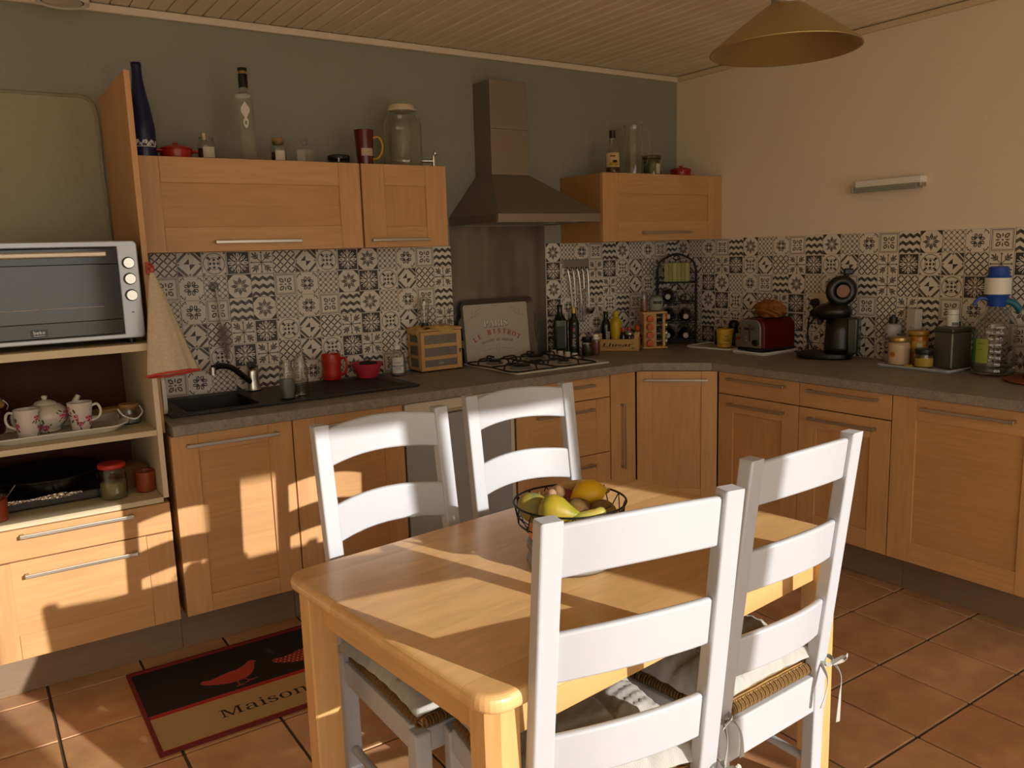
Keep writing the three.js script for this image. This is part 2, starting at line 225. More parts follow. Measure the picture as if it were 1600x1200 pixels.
// a framed front in the plane z = 0 (local), thickness going back
function shakerDoor(parent, x0, x1, y0, y1, { stile = 0.088, rail = 0.085, handle, grain = 'y', frame = 'x' } = {}) {
  const t = 0.02, e = 0.0004;
  const d = obj('door', merged(bb(x0, x0 + stile, y0, y1, -t, 0, { r: 0.0015, g: 'y' }), bb(x1 - stile, x1, y0, y1, -t, 0, { r: 0.0015, g: 'y' }), bb(x0 + stile + e, x1 - stile - e, y1 - rail, y1, -t, -0.0006, { r: 0.0015, g: 'x' }), bb(x0 + stile + e, x1 - stile - e, y0, y0 + rail, -t, -0.0006, { r: 0.0015, g: 'x' })), M.oak, parent);
  obj('panel', bb(x0 + stile - 0.004, x1 - stile + 0.004, y0 + rail - 0.004, y1 - rail + 0.004, -0.018, -0.008, { r: 0.001, g: grain }), M.oakPanel, d);
  if (handle) obj('handle', barHandle(...handle), M.nickel, d);
  return d;
}
function drawer(parent, x0, x1, y0, y1, handle, framed = false) {
  const g = framed ? [] : [bb(x0, x1, y0, y1, -0.02, 0, { r: 0.002, g: 'x' })];
  const s = 0.088;
  if (framed) g.push(bb(x0, x0 + s, y0, y1, -0.02, 0, { r: 0.0015, g: 'y' }), bb(x1 - s, x1, y0, y1, -0.02, 0, { r: 0.0015, g: 'y' }), bb(x0 + s + 0.0005, x1 - s - 0.0005, y1 - 0.012, y1, -0.02, -0.0006, { g: 'x' }), bb(x0 + s + 0.0005, x1 - s - 0.0005, y0, y0 + 0.085, -0.02, -0.0006, { g: 'x' }));
  const d = obj('drawer_front', g, M.oak, parent);
  if (framed) obj('panel', bb(x0 + s - 0.004, x1 - s + 0.004, y0 + 0.08, y1 - 0.008, -0.018, -0.003, { r: 0.001, g: 'x' }), M.oak, d);
  if (handle) obj('handle', barHandle(...handle), M.nickel, d);
  return d;
}
const BY0 = 0.178, BY1 = 0.857;
function baseUnit(name, label, [x, z], ry, w, fill, depth = 0.6) {
  const t = thing(name, label, 'cabinet', [x, 0, z], ry);
  const cw = w / 2 - 0.001; obj('carcass', name === 'sink_cabinet' ? merged(bb(-cw, -cw + 0.016, BY0 + 0.002, 0.858, -depth, -0.022, { r: 0 }), bb(cw - 0.016, cw, BY0 + 0.002, 0.858, -depth, -0.022, { r: 0 }), bb(-cw + 0.016, cw - 0.016, BY0 + 0.002, BY0 + 0.018, -depth, -0.022, { r: 0 }), bb(-cw + 0.016, cw - 0.016, BY0 + 0.018, 0.858, -depth, -depth + 0.006, { r: 0 })) : bb(-cw, cw, BY0 + 0.002, 0.858, -depth, -0.022, { r: 0 }), M.oakDark, t);
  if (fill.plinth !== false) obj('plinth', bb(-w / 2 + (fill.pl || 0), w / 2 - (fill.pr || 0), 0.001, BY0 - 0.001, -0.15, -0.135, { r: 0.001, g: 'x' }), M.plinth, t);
  fill(t, -w / 2 + 0.0015, w / 2 - 0.0015); return t;
}
const FZ = 0.64, FX = -0.645;
// back run, from the open unit to the corner
baseUnit('sink_cabinet', 'oak sink cabinet with one worn door beneath the black sink', [-2.934, FZ], 0, 0.444, (t, a, b) => shakerDoor(t, a, b, BY0, BY1, { handle: [0.335, -0.005, 0.819, 0], grain: 'x', rail: 0.066, stile: 0.092 }), 0.62);
baseUnit('base_cabinet', 'oak base cabinet whose door shows behind the chairs, between sink cabinet and dishwasher', [-2.474, FZ], 0, 0.472, (t, a, b) => shakerDoor(t, a, b, BY0, BY1, { handle: [0.335, 0, 0.819, 0], grain: 'x', rail: 0.066 }), 0.62);
{
  const t = thing('dishwasher', 'pale grey dishwasher between the oak cabinets behind the chairs', 'dishwasher', [-1.953, 0, FZ]);
  const grey = std(0x9c9fa3, 0.4), pale = std(0xcfc7b6, 0.45);
  obj('body', bb(-0.276, 0.276, 0.1, 0.855, -0.6, -0.022, { r: 0.004 }), M.whitePlain, t);
  const d = obj('door', bb(-0.276, 0.276, 0.17, 0.792, -0.022, 0, { r: 0.003 }), grey, t);
  obj('side_strip', bb(0.254, 0.272, 0.175, 0.79, 0, 0.002, { r: 0.0008 }), pale, d);
  const p = obj('control_panel', bb(-0.276, 0.276, 0.796, 0.856, -0.022, 0.002, { r: 0.004 }), pale, t);
  obj('handle', bb(-0.12, 0.12, 0.8, 0.812, 0.002, 0.01, { r: 0.003 }), M.nickel, p);
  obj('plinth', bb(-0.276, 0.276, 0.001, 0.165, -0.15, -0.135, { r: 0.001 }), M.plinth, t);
}
baseUnit('drawer_cabinet', 'oak cabinet with three drawers under the gas hob', [-1.386, FZ], 0, 0.566, (t, a, b) => {
  drawer(t, a, b, 0.752, BY1, [0.34, 0, 0.822, 0]);
  drawer(t, a, b, 0.475, 0.748, [0.34, 0, 0.702, 0], true);
  drawer(t, a, b, BY0, 0.471, [0.34, 0, 0.424, 0], true);
});
baseUnit('bottle_pullout', 'narrow oak pull-out unit with an upright handle next to the corner cabinet', [-1.0165, FZ], 0, 0.166, (t, a, b) => {
  const d = obj('drawer_front', bb(a, b, BY0, BY1, -0.02, 0, { g: 'y' }), M.oak, t); obj('handle', barHandle(0.335, -0.012, 0.54, 0, true), M.nickel, d);
});
{
  const t = baseUnit('corner_cabinet', 'diagonal oak corner cabinet with one tall door', [-0.786, 0.782], -PI / 4, 0.4, (u, a, b) => shakerDoor(u, a, b, BY0, BY1, { handle: [0.31, -0.005, 0.815, 0], rail: 0.075, stile: 0.078, grain: 'y' }), 0.34);
}
for (const [i, z, cw] of [[0, 1.1645, 0.471], [1, 1.622, 0.442]]) baseUnit('drawer_door_cabinet', ['oak cabinet with drawer above door, right beside the diagonal corner cabinet', 'oak cabinet with drawer above door, partly behind the white chair on the right'][i], [FX, z], -PI / 2, cw, (t, a, b) => {
  drawer(t, a, b, 0.752, BY1, [0.335, 0, 0.829, 0]);
  shakerDoor(t, a, b, BY0, 0.747, { handle: [0.325, 0, 0.705, 0], rail: 0.085, stile: 0.09 });
});
baseUnit('door_cabinet', 'oak cabinet with a single full-height door at the right end', [FX, 2.146], -PI / 2, 0.602, (t, a, b) => shakerDoor(t, a, b, BY0, BY1, { handle: [0.345, 0.0, 0.82, 0], rail: 0.088, stile: 0.1, grain: 'x' }));

// worktop: one L with a cut corner and the hole for the sink bowl
{
  const o = [[-3.148, 0.008], [-0.008, 0.008], [-0.008, 2.75], [-0.664, 2.75], [-0.664, 0.9], [-0.903, 0.661], [-3.148, 0.661]];
  const hole = [[-3.06, 0.12], [-3.06, 0.47], [-2.76, 0.47], [-2.76, 0.12]];
  const m = tag(obj('worktop', uvBox(slab(o, 0.8605, 0.9, 0.0025, [hole], 1), 'x', 1), M.top, scene), 'grey speckled L-shaped worktop with a cut corner', 'worktop');
  m.name = numbered('worktop');
}
// inset sink with drainer
{
  const t = thing('kitchen_sink', 'black composite sink with drainer set in the worktop', 'sink', [0, 0, 0]);
  const rim = [[-3.118, 0.075], [-2.09, 0.075], [-2.075, 0.09], [-2.075, 0.49], [-2.09, 0.505], [-3.118, 0.505]], hole = [[-3.05, 0.13], [-3.05, 0.46], [-2.77, 0.46], [-2.77, 0.13]];
  obj('rim', slab(rim, 0.9006, 0.909, 0.003, [hole]), M.sink, t);
  const w = 0.006, x0 = -3.056, x1 = -2.764, z0 = 0.124, z1 = 0.466, y0 = 0.74;
  obj('basin', merged(bb(x0, x1, y0, y0 + w, z0, z1), bb(x0, x0 + w, y0, 0.903, z0, z1), bb(x1 - w, x1, y0, 0.903, z0, z1), bb(x0, x1, y0, 0.903, z0, z0 + w), bb(x0, x1, y0, 0.903, z1 - w, z1)), M.sink, t);
  const ribs = []; for (let i = 0; i < 9; i++) ribs.push(bb(-2.58, -2.13, 0.908, 0.912, 0.14 + i * 0.038, 0.152 + i * 0.038, { r: 0.0018 }));
  obj('drainer_ribs', ribs, M.sink, t);
  obj('overflow_cover', merged(cyl(0.03, 0.006, -2.635, 0.909, 0.42, 28), cyl(0.014, 0.006, -2.635, 0.914, 0.42, 20)), M.chrome, t);
}
{
  const t = thing('mixer_tap', 'chrome mixer tap with a dark swivel spout over the sink', 'tap', [-2.70, 0.9092, 0.125]);
  obj('tap_body', lathe([[0, 0], [0.034, 0], [0.034, 0.008], [0.029, 0.012], [0.026, 0.06], [0.027, 0.085], [0.022, 0.1], [0, 0.102]], 28), M.chrome, t);
  obj('spout', tube([[-0.005, 0.035, 0.01], [-0.05, 0.075, 0.03], [-0.1, 0.116, 0.055], [-0.15, 0.132, 0.08], [-0.186, 0.128, 0.098]], 0.0125, 30, 12), M.black, t);
  obj('aerator', cyl(0.0135, 0.032, -0.188, 0.1, 0.099, 18), M.chrome, t);
  obj('lever', merged(bx(0.034, 0.012, 0.03, 0, 0.108, 0, { r: 0.005 }), rod([0, 0.108, 0.0], [-0.03, 0.126, 0.07], 0.008, 10, 0.011)), M.black, t);
}

// wall cabinets
function wallUnit(name, label, x0, x1, fill, depth = 0.3424) {
  const t = thing(name, label, 'cabinet', [(x0 + x1) / 2, 1.509, 0.3624]); const w = x1 - x0;
  obj('carcass', bb(-w / 2 + 0.001, w / 2 - 0.001, 0.001, 0.354, -0.36, -0.021, { r: 0.001, g: 'x' }), M.oakDark, t);
  fill(t, -w / 2 + 0.002, w / 2 - 0.002); return t;
}
wallUnit('wide_wall_cabinet', 'wide oak wall cabinet with a lift-up door above the sink', -3.146, -2.2455, (t, a, b) => shakerDoor(t, a, b, 0, 0.355, { handle: [0.345, -0.004, 0.036, 0], rail: 0.095, stile: 0.095, grain: 'x' }));
wallUnit('narrow_wall_cabinet', 'narrow oak wall cabinet left of the cooker hood', -2.2405, -1.8245, (t, a, b) => shakerDoor(t, a, b, 0, 0.355, { handle: [0.28, -0.04, 0.032, 0], rail: 0.09, stile: 0.105 }));
wallUnit('corner_wall_cabinet', 'oak wall cabinet in the corner right of the cooker hood', -0.8998, -0.006, (t, a, b) => shakerDoor(t, a, b, 0, 0.355, { handle: [0.36, 0.005, 0.044, 0], rail: 0.105, stile: 0.105, grain: 'x' }));
// tall board that closes the row of wall cabinets
tag(obj(numbered('tall_end_board'), bb(-3.1745, -3.1545, 0.862, 2.12, 0.002, 0.565, { r: 0.002, g: 'y' }), M.oak, scene), 'tall oak board standing between the open unit and the wall cabinets', 'board');

// cooker hood
{
  const t = thing('cooker_hood', 'brushed steel chimney cooker hood above the gas hob', 'cooker hood', [0, 0, 0]);
  const [x0, x1, y0, y1, d] = [-1.6133, -1.0018, 1.6089, 1.6504, 0.462], [c0, c1, cd, cb, ct] = [-1.4444, -1.2171, 0.1587, 1.8576, 2.3149];
  obj('fascia', merged(bb(x0, x1, y0, y1, d - 0.012, d, { r: 0.002 }), bb(x0, x0 + 0.012, y0, y1, 0.002, d - 0.012), bb(x1 - 0.012, x1, y0, y1, 0.002, d - 0.012)), M.steel, t);
  const q = (a, b, c, e) => [a, b, c, a, c, e], A = [x0, y1, d], B = [x1, y1, d], C = [x1, y1, 0.002], D = [x0, y1, 0.002], E2 = [c0, cb, cd], F = [c1, cb, cd], G = [c1, cb, 0.002], H = [c0, cb, 0.002];
  const g = new THREE.BufferGeometry(); const pos = [...q(A, B, F, E2), ...q(D, A, E2, H), ...q(B, C, G, F), ...q(C, D, H, G), ...q(E2, F, G, H), ...q(D, C, B, A)].flat();
  g.setAttribute('position', new THREE.Float32BufferAttribute(pos, 3)); g.computeVertexNormals(); g.setAttribute('uv', new THREE.Float32BufferAttribute(new Array(pos.length / 3 * 2).fill(0), 2));
  obj('canopy', uvBox(g, 'x', 1), M.steel, t);
  obj('chimney', merged(bb(c0, c1, cb, 2.08, 0.002, cd, { r: 0.002, g: 'y' }), bb(c0 + 0.001, c1 - 0.001, 2.08, ct, 0.002, cd - 0.001, { r: 0.002, g: 'y' })), M.steel, t);
  const f = obj('filter', bb(x0 + 0.03, x1 - 0.03, y0 + 0.004, y0 + 0.012, 0.03, d - 0.03, { r: 0.002 }), M.nickel, t);
  for (const a of [-1.47, -1.21]) obj('lamp_cover', bb(a, a + 0.07, y0 - 0.003, y0 + 0.004, 0.36, 0.41, { r: 0.001 }), M.greyGlass, f);
}
tag(obj(numbered('steel_splashback'), bb(-1.6105, -1.016, 0.9015, 1.606, 0.001, 0.006, { r: 0.001, g: 'y' }), std(0x9a958e, 0.42, { metalness: 0.85, map: stained }), scene), 'stained steel sheet on the wall behind the gas hob', 'splashback');

// gas hob
{
  const t = thing('gas_hob', 'white enamel gas hob with black pan supports', 'hob', [-1.3063, 0.9, 0.299]);
  const enamel = std(0xd9d3c8, 0.25), rr2 = rrect(0.573, 0.5, 0.012);
  obj('hob_plate', merged(slab(rr2, 0.0005, 0.009, 0.003)), enamel, t);
  const burners = [[-0.17, -0.125, 0.036], [-0.17, 0.115, 0.048], [0.085, -0.125, 0.048], [0.085, 0.125, 0.03]];
  for (const [x, z, r] of burners) { const b = obj('burner', lathe([[0, 0.009], [r * 1.25, 0.009], [r * 1.2, 0.014], [r, 0.016], [r, 0.022], [0, 0.022]], 28, x, 0, z), std(0x9a9a98, 0.4, { metalness: 0.8 }), t); obj('burner_cap', lathe([[0, 0.022], [r * 0.9, 0.022], [r * 0.92, 0.026], [r * 0.8, 0.03], [0, 0.031]], 28, x, 0, z), M.blackIron, b); }
  for (const cx of [-0.155, 0.1]) {
    const w = cx < 0 ? 0.118 : 0.112, g = [], h = 0.038, f = 0.0045;
    g.push(tube([[cx - w, 0.011, -0.225], [cx + w, 0.011, -0.225], [cx + w, 0.011, 0.225], [cx - w, 0.011, 0.225]].flatMap((p, i, a) => [p, p.map((c, k) => (c * 0.5 + a[(i + 1) % 4][k] * 0.5))]), f, 60, 6, true));
    for (const bz of [-0.12, 0.12]) for (const [dx, dz] of [[1, 0], [-1, 0], [0, 1], [0, -1]]) {
      const ex = dx ? cx + dx * w : cx, ez = dz ? bz + dz * 0.105 : bz;
      g.push(tube([[ex, 0.012, ez], [ex - dx * 0.004, h - 0.008, ez - dz * 0.004], [ex - dx * 0.016, h, ez - dz * 0.016], [cx + dx * 0.035, h, bz + dz * 0.035]], f, 14, 6));
    }
    g.push(rod([cx - w, 0.012, 0], [cx + w, 0.012, 0], f, 6));
    obj('pan_support', g, M.blackIron, t);
  }
  for (let i = 0; i < 4; i++) obj('knob', lathe([[0, 0.009], [0.02, 0.009], [0.02, 0.013], [0.0165, 0.016], [0.0155, 0.034], [0.013, 0.036], [0, 0.036]], 20, 0.25, 0, -0.18 + i * 0.062), enamel, t);
}

// open unit left of the tall board: shelves above two drawers
{
  const X0 = -3.772, X1 = -3.176, t = thing('open_shelf_unit', 'cream open shelf unit with two oak drawers below', 'shelf unit', [0, 0, 0]);
  for (const [a, b] of [[X1 - 0.018, X1], [X0, X0 + 0.018]]) obj('side_panel', bb(a, b, 0.64, 1.198, 0.012, 0.63, { r: 0.001, g: 'y' }), M.cream, t);
  obj('back_board', bb(X0, X1, 0.64, 1.17, 0.006, 0.014, { r: 0.001 }), std(0x5d2c1a, 0.75, { map: mottle }), t, 'bare red-brown back board');
  obj('torn_lining', slab([[-3.7, 0.0146], [-3.7, 0.0156], [-3.4, 0.0156], [-3.4, 0.0146]], 1.13, 1.172), std(0x9a958c, 0.9), t, 'torn grey lining');
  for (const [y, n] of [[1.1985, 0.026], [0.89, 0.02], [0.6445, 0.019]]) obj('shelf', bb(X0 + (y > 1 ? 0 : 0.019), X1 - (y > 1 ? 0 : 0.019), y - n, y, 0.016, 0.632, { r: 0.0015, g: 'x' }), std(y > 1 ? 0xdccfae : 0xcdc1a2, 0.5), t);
  obj('carcass', bb(X0, X1, 0.18, 0.624, 0.01, 0.618, { r: 0 }), M.oakDark, t);
  const dr = new THREE.Group();
  const a = X0 + 0.002, b = X1 - 0.002;
  const f1 = obj('drawer_front', bb(a, b, 0.5195, 0.6235, 0.62, FZ, { g: 'x' }), M.oak, t); obj('handle', barHandle(0.345, (a + b) / 2, 0.603, FZ), M.nickel, f1);
  const s = 0.088, f2 = obj('drawer_front', merged(bb(a, a + s, 0.178, 0.5145, 0.62, FZ, { r: 0.0015, g: 'y' }), bb(b - s, b, 0.178, 0.5145, 0.62, FZ, { r: 0.0015, g: 'y' }), bb(a + s + 0.0005, b - s - 0.0005, 0.178, 0.262, 0.62, FZ - 0.0006, { r: 0.0015, g: 'x' })), M.oak, t);
  obj('panel', bb(a + s - 0.003, b - s + 0.003, 0.258, 0.5145, 0.622, FZ - 0.004, { r: 0.001, g: 'x' }), M.oak, f2); obj('handle', barHandle(0.345, (a + b) / 2, 0.466, FZ - 0.004), M.nickel, f2);
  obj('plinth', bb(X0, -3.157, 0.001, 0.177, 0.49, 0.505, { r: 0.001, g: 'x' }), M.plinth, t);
}

// table oven on the top shelf
{
  const t = thing('table_oven', 'silver and black electric table oven on the cream shelf unit', 'oven', [-3.443, 1.1995, 0.6]);
  const silver = std(0xa9adb2, 0.35, { metalness: 0.55 }), W = 0.5, x0 = -W / 2, x1 = W / 2, y0 = 0.018, y1 = 0.352;
  obj('body', bb(x0 + 0.004, x1 - 0.004, y0 + 0.003, y1 - 0.003, -0.37, -0.03, { r: 0.006 }), M.black, t);
  obj('front_frame', ext(poly(rrect(W, y1 - y0, 0.016).map(([x, y]) => [x, y + (y0 + y1) / 2]), [[[x0 + 0.02, y0 + 0.018], [x0 + 0.02, y1 - 0.022], [x1 - 0.066, y1 - 0.022], [x1 - 0.066, y0 + 0.018]]]), 0.024, 0.004, 2).translate(0, 0, -0.03), silver, t);
  const d = obj('door', merged(bb(x0 + 0.021, x1 - 0.067, y0 + 0.019, y0 + 0.07, -0.02, 0.004, { r: 0.003 }), bb(x0 + 0.021, x1 - 0.067, y1 - 0.078, y1 - 0.023, -0.02, 0.004, { r: 0.003 }), bb(x0 + 0.021, x0 + 0.07, y0 + 0.07, y1 - 0.078, -0.02, 0.004, { r: 0.001 }), bb(x1 - 0.122, x1 - 0.067, y0 + 0.07, y1 - 0.078, -0.02, 0.004, { r: 0.001 })), M.blackGloss, t);
  obj('glass', bb(x0 + 0.068, x1 - 0.12, y0 + 0.068, y1 - 0.076, -0.008, 0.001, { r: 0.001 }), std(0x2a2a24, 0.1), d);
  obj('handle', merged(bb(x0 + 0.03, x1 - 0.103, y1 - 0.053, y1 - 0.035, 0.03, 0.042, { r: 0.005 }), bb(x0 + 0.05, x0 + 0.07, y1 - 0.05, y1 - 0.038, 0, 0.032), bb(x1 - 0.15, x1 - 0.13, y1 - 0.05, y1 - 0.038, 0, 0.032)), std(0xc9bba6, 0.35, { metalness: 0.4 }), d);
  obj('rack_line', merged(rod([x0 + 0.07, y0 + 0.115, 0.002], [x1 - 0.122, y0 + 0.115, 0.002], 0.0015, 6)), M.nickel, d);
  const logo = canvasTex(256, 128, (c) => { c.fillStyle = '#0b0c0e'; c.fillRect(0, 0, 256, 128); c.fillStyle = '#d8d8d8'; c.font = 'bold 76px sans-serif'; c.textAlign = 'center'; c.fillText('beko', 128, 78); c.fillRect(40, 98, 176, 9); });
  obj('maker_mark', new THREE.PlaneGeometry(0.05, 0.025).translate(-0.073, y0 + 0.038, 0.0046), std(0xffffff, 0.3, { map: logo }), d);
  for (const y of [0.276, 0.222, 0.166]) { const k = obj('knob', cyl(0.018, 0.02, 0, 0, 0, 28, 0.0165).rotateX(PI / 2).translate(x1 - 0.033, y, -0.004), std(0xd8d6d2, 0.25, { metalness: 0.9 }), t); obj('knob_collar', cyl(0.0205, 0.006, 0, 0, 0, 28).rotateX(PI / 2).translate(x1 - 0.033, y, -0.005), M.black, k); }
  obj('indicator', bb(x1 - 0.037, x1 - 0.029, 0.106, 0.109, -0.002, 0.0005, { r: 0 }), M.black, t);
  for (const [x, z] of [[x0 + 0.04, -0.05], [x1 - 0.04, -0.05], [x0 + 0.04, -0.33], [x1 - 0.04, -0.33]]) obj('foot', cyl(0.012, 0.024, x, 0, z, 14), M.black, t);
}

// wall lamp (off), socket, pendant lamp, ceiling disc
{
  const t = thing('wall_strip_light', 'slim white strip light with grey diffuser on the right wall', 'wall lamp', [0, 1.717, 1.41], -PI / 2);
  obj('housing', bb(-0.16, 0.168, 0.012, 0.042, 0.001, 0.056, { r: 0.003 }), M.whitePlain, t);
  obj('diffuser', ext(poly([[0.002, 0.012], [0.002, -0.01], [0.05, -0.014], [0.062, 0.002], [0.055, 0.012]]), 0.315, 0.002, 1).rotateY(-PI / 2).translate(0.147, 0, 0.001), new THREE.MeshPhysicalMaterial({ color: 0x9aa094, roughness: 0.3 }), t);
  for (const g of [bb(-0.178, -0.168, -0.014, 0.016, 0.001, 0.062, { r: 0.003 }), bb(0.15, 0.166, -0.004, 0.014, 0.001, 0.05, { r: 0.003 })]) obj('end_cap', g, M.nickel, t);
}
{
  const t = thing('pendant_lamp', 'brass cone pendant lamp hanging over the dining table', 'lamp', [-1.826, 1.982, 2.204]);
  const brass = std(0xa4905f, 0.42, { metalness: 0.7, side: THREE.DoubleSide });
  const R = 0.193;
  obj('lamp_shade', lathe([[0.037, 0.112], [0.052, 0.108], [0.12, 0.058], [R, 0.002], [R + 0.002, -0.003], [R - 0.003, -0.003], [0.118, 0.054], [0.05, 0.103], [0.036, 0.107]], 64), brass, t);
  obj('neck', lathe([[0.0, 0.108], [0.037, 0.108], [0.037, 0.185], [0.03, 0.195], [0.0, 0.197]], 32), M.nickel, t);
  obj('cord', rod([0, 0.196, 0], [0, CEIL - 1.982 - 0.02, 0], 0.0035, 8), M.cream, t);
  obj('ceiling_rose', lathe([[0, CEIL - 1.983], [0.045, CEIL - 1.983], [0.045, CEIL - 1.995], [0.02, CEIL - 2.008], [0, CEIL - 2.008]], 28), M.nickel, t);
  const b = obj('bulb', lathe([[0.0, 0.028], [0.018, 0.033], [0.029, 0.05], [0.028, 0.064], [0.016, 0.084], [0.0135, 0.1]], 24), M.glass, t);
  obj('filament', tube([[-0.008, 0.07, 0], [-0.01, 0.05, 0], [0, 0.06, 0.004], [0.01, 0.05, 0], [0.008, 0.07, 0]], 0.001, 24, 5), M.nickel, b);
}
{
  const t = thing('ceiling_disc', 'round white fitting on the ceiling by the back wall', 'ceiling fitting', [-3.297, CEIL - 0.001, 0.258]);
  obj('rim', lathe([[0.0, -0.001], [0.07, -0.001], [0.078, -0.05], [0.088, -0.07], [0.086, -0.082], [0.076, -0.084], [0.07, -0.078], [0, -0.078]], 48), M.whitePlain, t);
  obj('cover', lathe([[0, -0.0785], [0.069, -0.0785], [0.06, -0.081], [0, -0.083]], 40), std(0xcfcac0, 0.5), t);
}
{
  const t = thing('wall_socket', 'cream double wall socket with two black plugs behind the coffee machine', 'socket', [-0.0055, 1.066, 1.034], -PI / 2);
  obj('face_plate', bb(-0.046, 0.046, 0, 0.146, 0, 0.009, { r: 0.003 }), M.cream, t);
  for (const y of [0.045, 0.1]) obj('plug', merged(cyl(0.021, 0.03, 0, 0, 0, 20, 0.018).rotateX(PI / 2).translate(0, y, 0.024), bb(-0.012, 0.012, y - 0.03, y - 0.005, 0.02, 0.042, { r: 0.005 })), M.black, t);
  obj('cord', merged(tube([[0, 0.08, 0.036], [-0.028, 0.02, 0.04], [-0.04, -0.04, 0.035], [-0.03, -0.11, 0.03], [0.005, -0.158, 0.025], [0.04, -0.16, 0.04]], 0.0035, 40, 6), tube([[0, 0.02, 0.036], [-0.03, -0.02, 0.036], [-0.045, -0.08, 0.032], [-0.04, -0.15, 0.032], [-0.1, -0.163, 0.05], [-0.17, -0.16, 0.07]], 0.0035, 40, 6)), M.black, t);
}

// ---------------------------------------------------------------- dining table
const TY = 0.74;
{
  const L = 1.186, W = 0.784, t = thing('dining_table', 'honey pine dining table with thick rounded edges and corner legs', 'table', [-2.5285, 0, 2.171], 0.105);
  obj('tabletop', uvBox(slab(rrect(L, W, 0.05, 8), TY - 0.036, TY, 0.015, [], 5), 'x', 1), M.pine, t);
  for (const z of [-1, 1]) obj('apron', bx(L - 0.16, 0.085, 0.022, 0, TY - 0.079, z * (W / 2 - 0.062), { g: 'x', r: 0.003 }), M.pineLeg, t);
  for (const x of [-1, 1]) obj('apron', bx(0.022, 0.085, W - 0.16, x * (L / 2 - 0.062), TY - 0.079, 0, { g: 'z', r: 0.003 }), M.pineLeg, t);
  for (const x of [-1, 1]) for (const z of [-1, 1]) {
    const c = 0.033, o = [[-c, -c], [c - 0.004, -c], [c, -c + 0.004], [c, c - 0.02], [c - 0.02, c], [-c + 0.004, c], [-c, c - 0.004]].map(([a, b]) => [a * x, b * z]);
    if (x * z < 0) o.reverse();
    obj('leg', uvBox(slab(o, 0.001, TY - 0.0365, 0.002, [], 1), 'y', 1).translate(x * (L / 2 - 0.052), 0, z * (W / 2 - 0.052)), M.pineLeg, t);
  }
}

// ---------------------------------------------------------------- ladder-back chairs
const HALF = 0.18;   // half the spacing of the back posts
function postZ(y) { return y < 0.46 ? -0.196 - 0.03 * (0.46 - y) * (y < 0.46 ? 1 : 0) * -0.6 : -0.196 - 0.125 * (y - 0.46); }
function backPost(x) {
  const ys = [0.001, 0.2, 0.4, 0.46, 0.52, 0.7, 0.9, 1.05], d = 0.017;
  const s = [...ys.map((y) => [postZ(y) - d, y]), ...ys.slice().reverse().map((y) => [postZ(y) + d, y])];
  const g = ext(poly(s.slice().reverse()), 0.042 - 0.01, 0.005, 3); g.rotateY(-PI / 2); g.translate(x + 0.016, 0, 0); return uvBox(g, 'y');
}
function slat(y, h = 0.096) {   // bowed backwards and arched
  const N = 28, th = 0.017, R = 0.0065, ring = []; const L = HALF * 2 - 0.03;
  for (const [cx, cy, a] of [[th / 2 - R, h / 2 - R, 0], [-th / 2 + R, h / 2 - R, 1], [-th / 2 + R, -h / 2 + R, 2], [th / 2 - R, -h / 2 + R, 3]]) for (let i = 0; i <= 3; i++) { const q = (a + i / 3) * PI / 2; ring.push([cx + R * Math.cos(q), cy + R * Math.sin(q), Math.cos(q), Math.sin(q)]); }
  const pos = [], idx = [], n = ring.length;
  for (let i = 0; i <= N; i++) {
    const u = (i / N) * 2 - 1, x = u * L / 2, e = 1 - u * u, up = y + 0.014 * e, bow = 0.03 * e;
    for (const [a, b] of ring) { const yy = up + b; pos.push(x, yy, postZ(yy) + a - bow + 0.004); }
  }
  for (let i = 0; i < N; i++) for (let k = 0; k < n; k++) { const a = i * n + k, b = i * n + (k + 1) % n, c = a + n, d = b + n; idx.push(a, c, b, b, c, d); }
  const g = new THREE.BufferGeometry(); g.setAttribute('position', new THREE.Float32BufferAttribute(pos, 3)); g.setIndex(idx); g.computeVertexNormals();
  g.setAttribute('uv', new THREE.Float32BufferAttribute(new Array(pos.length / 3 * 2).fill(0), 2)); return uvBox(g, 'x');
}
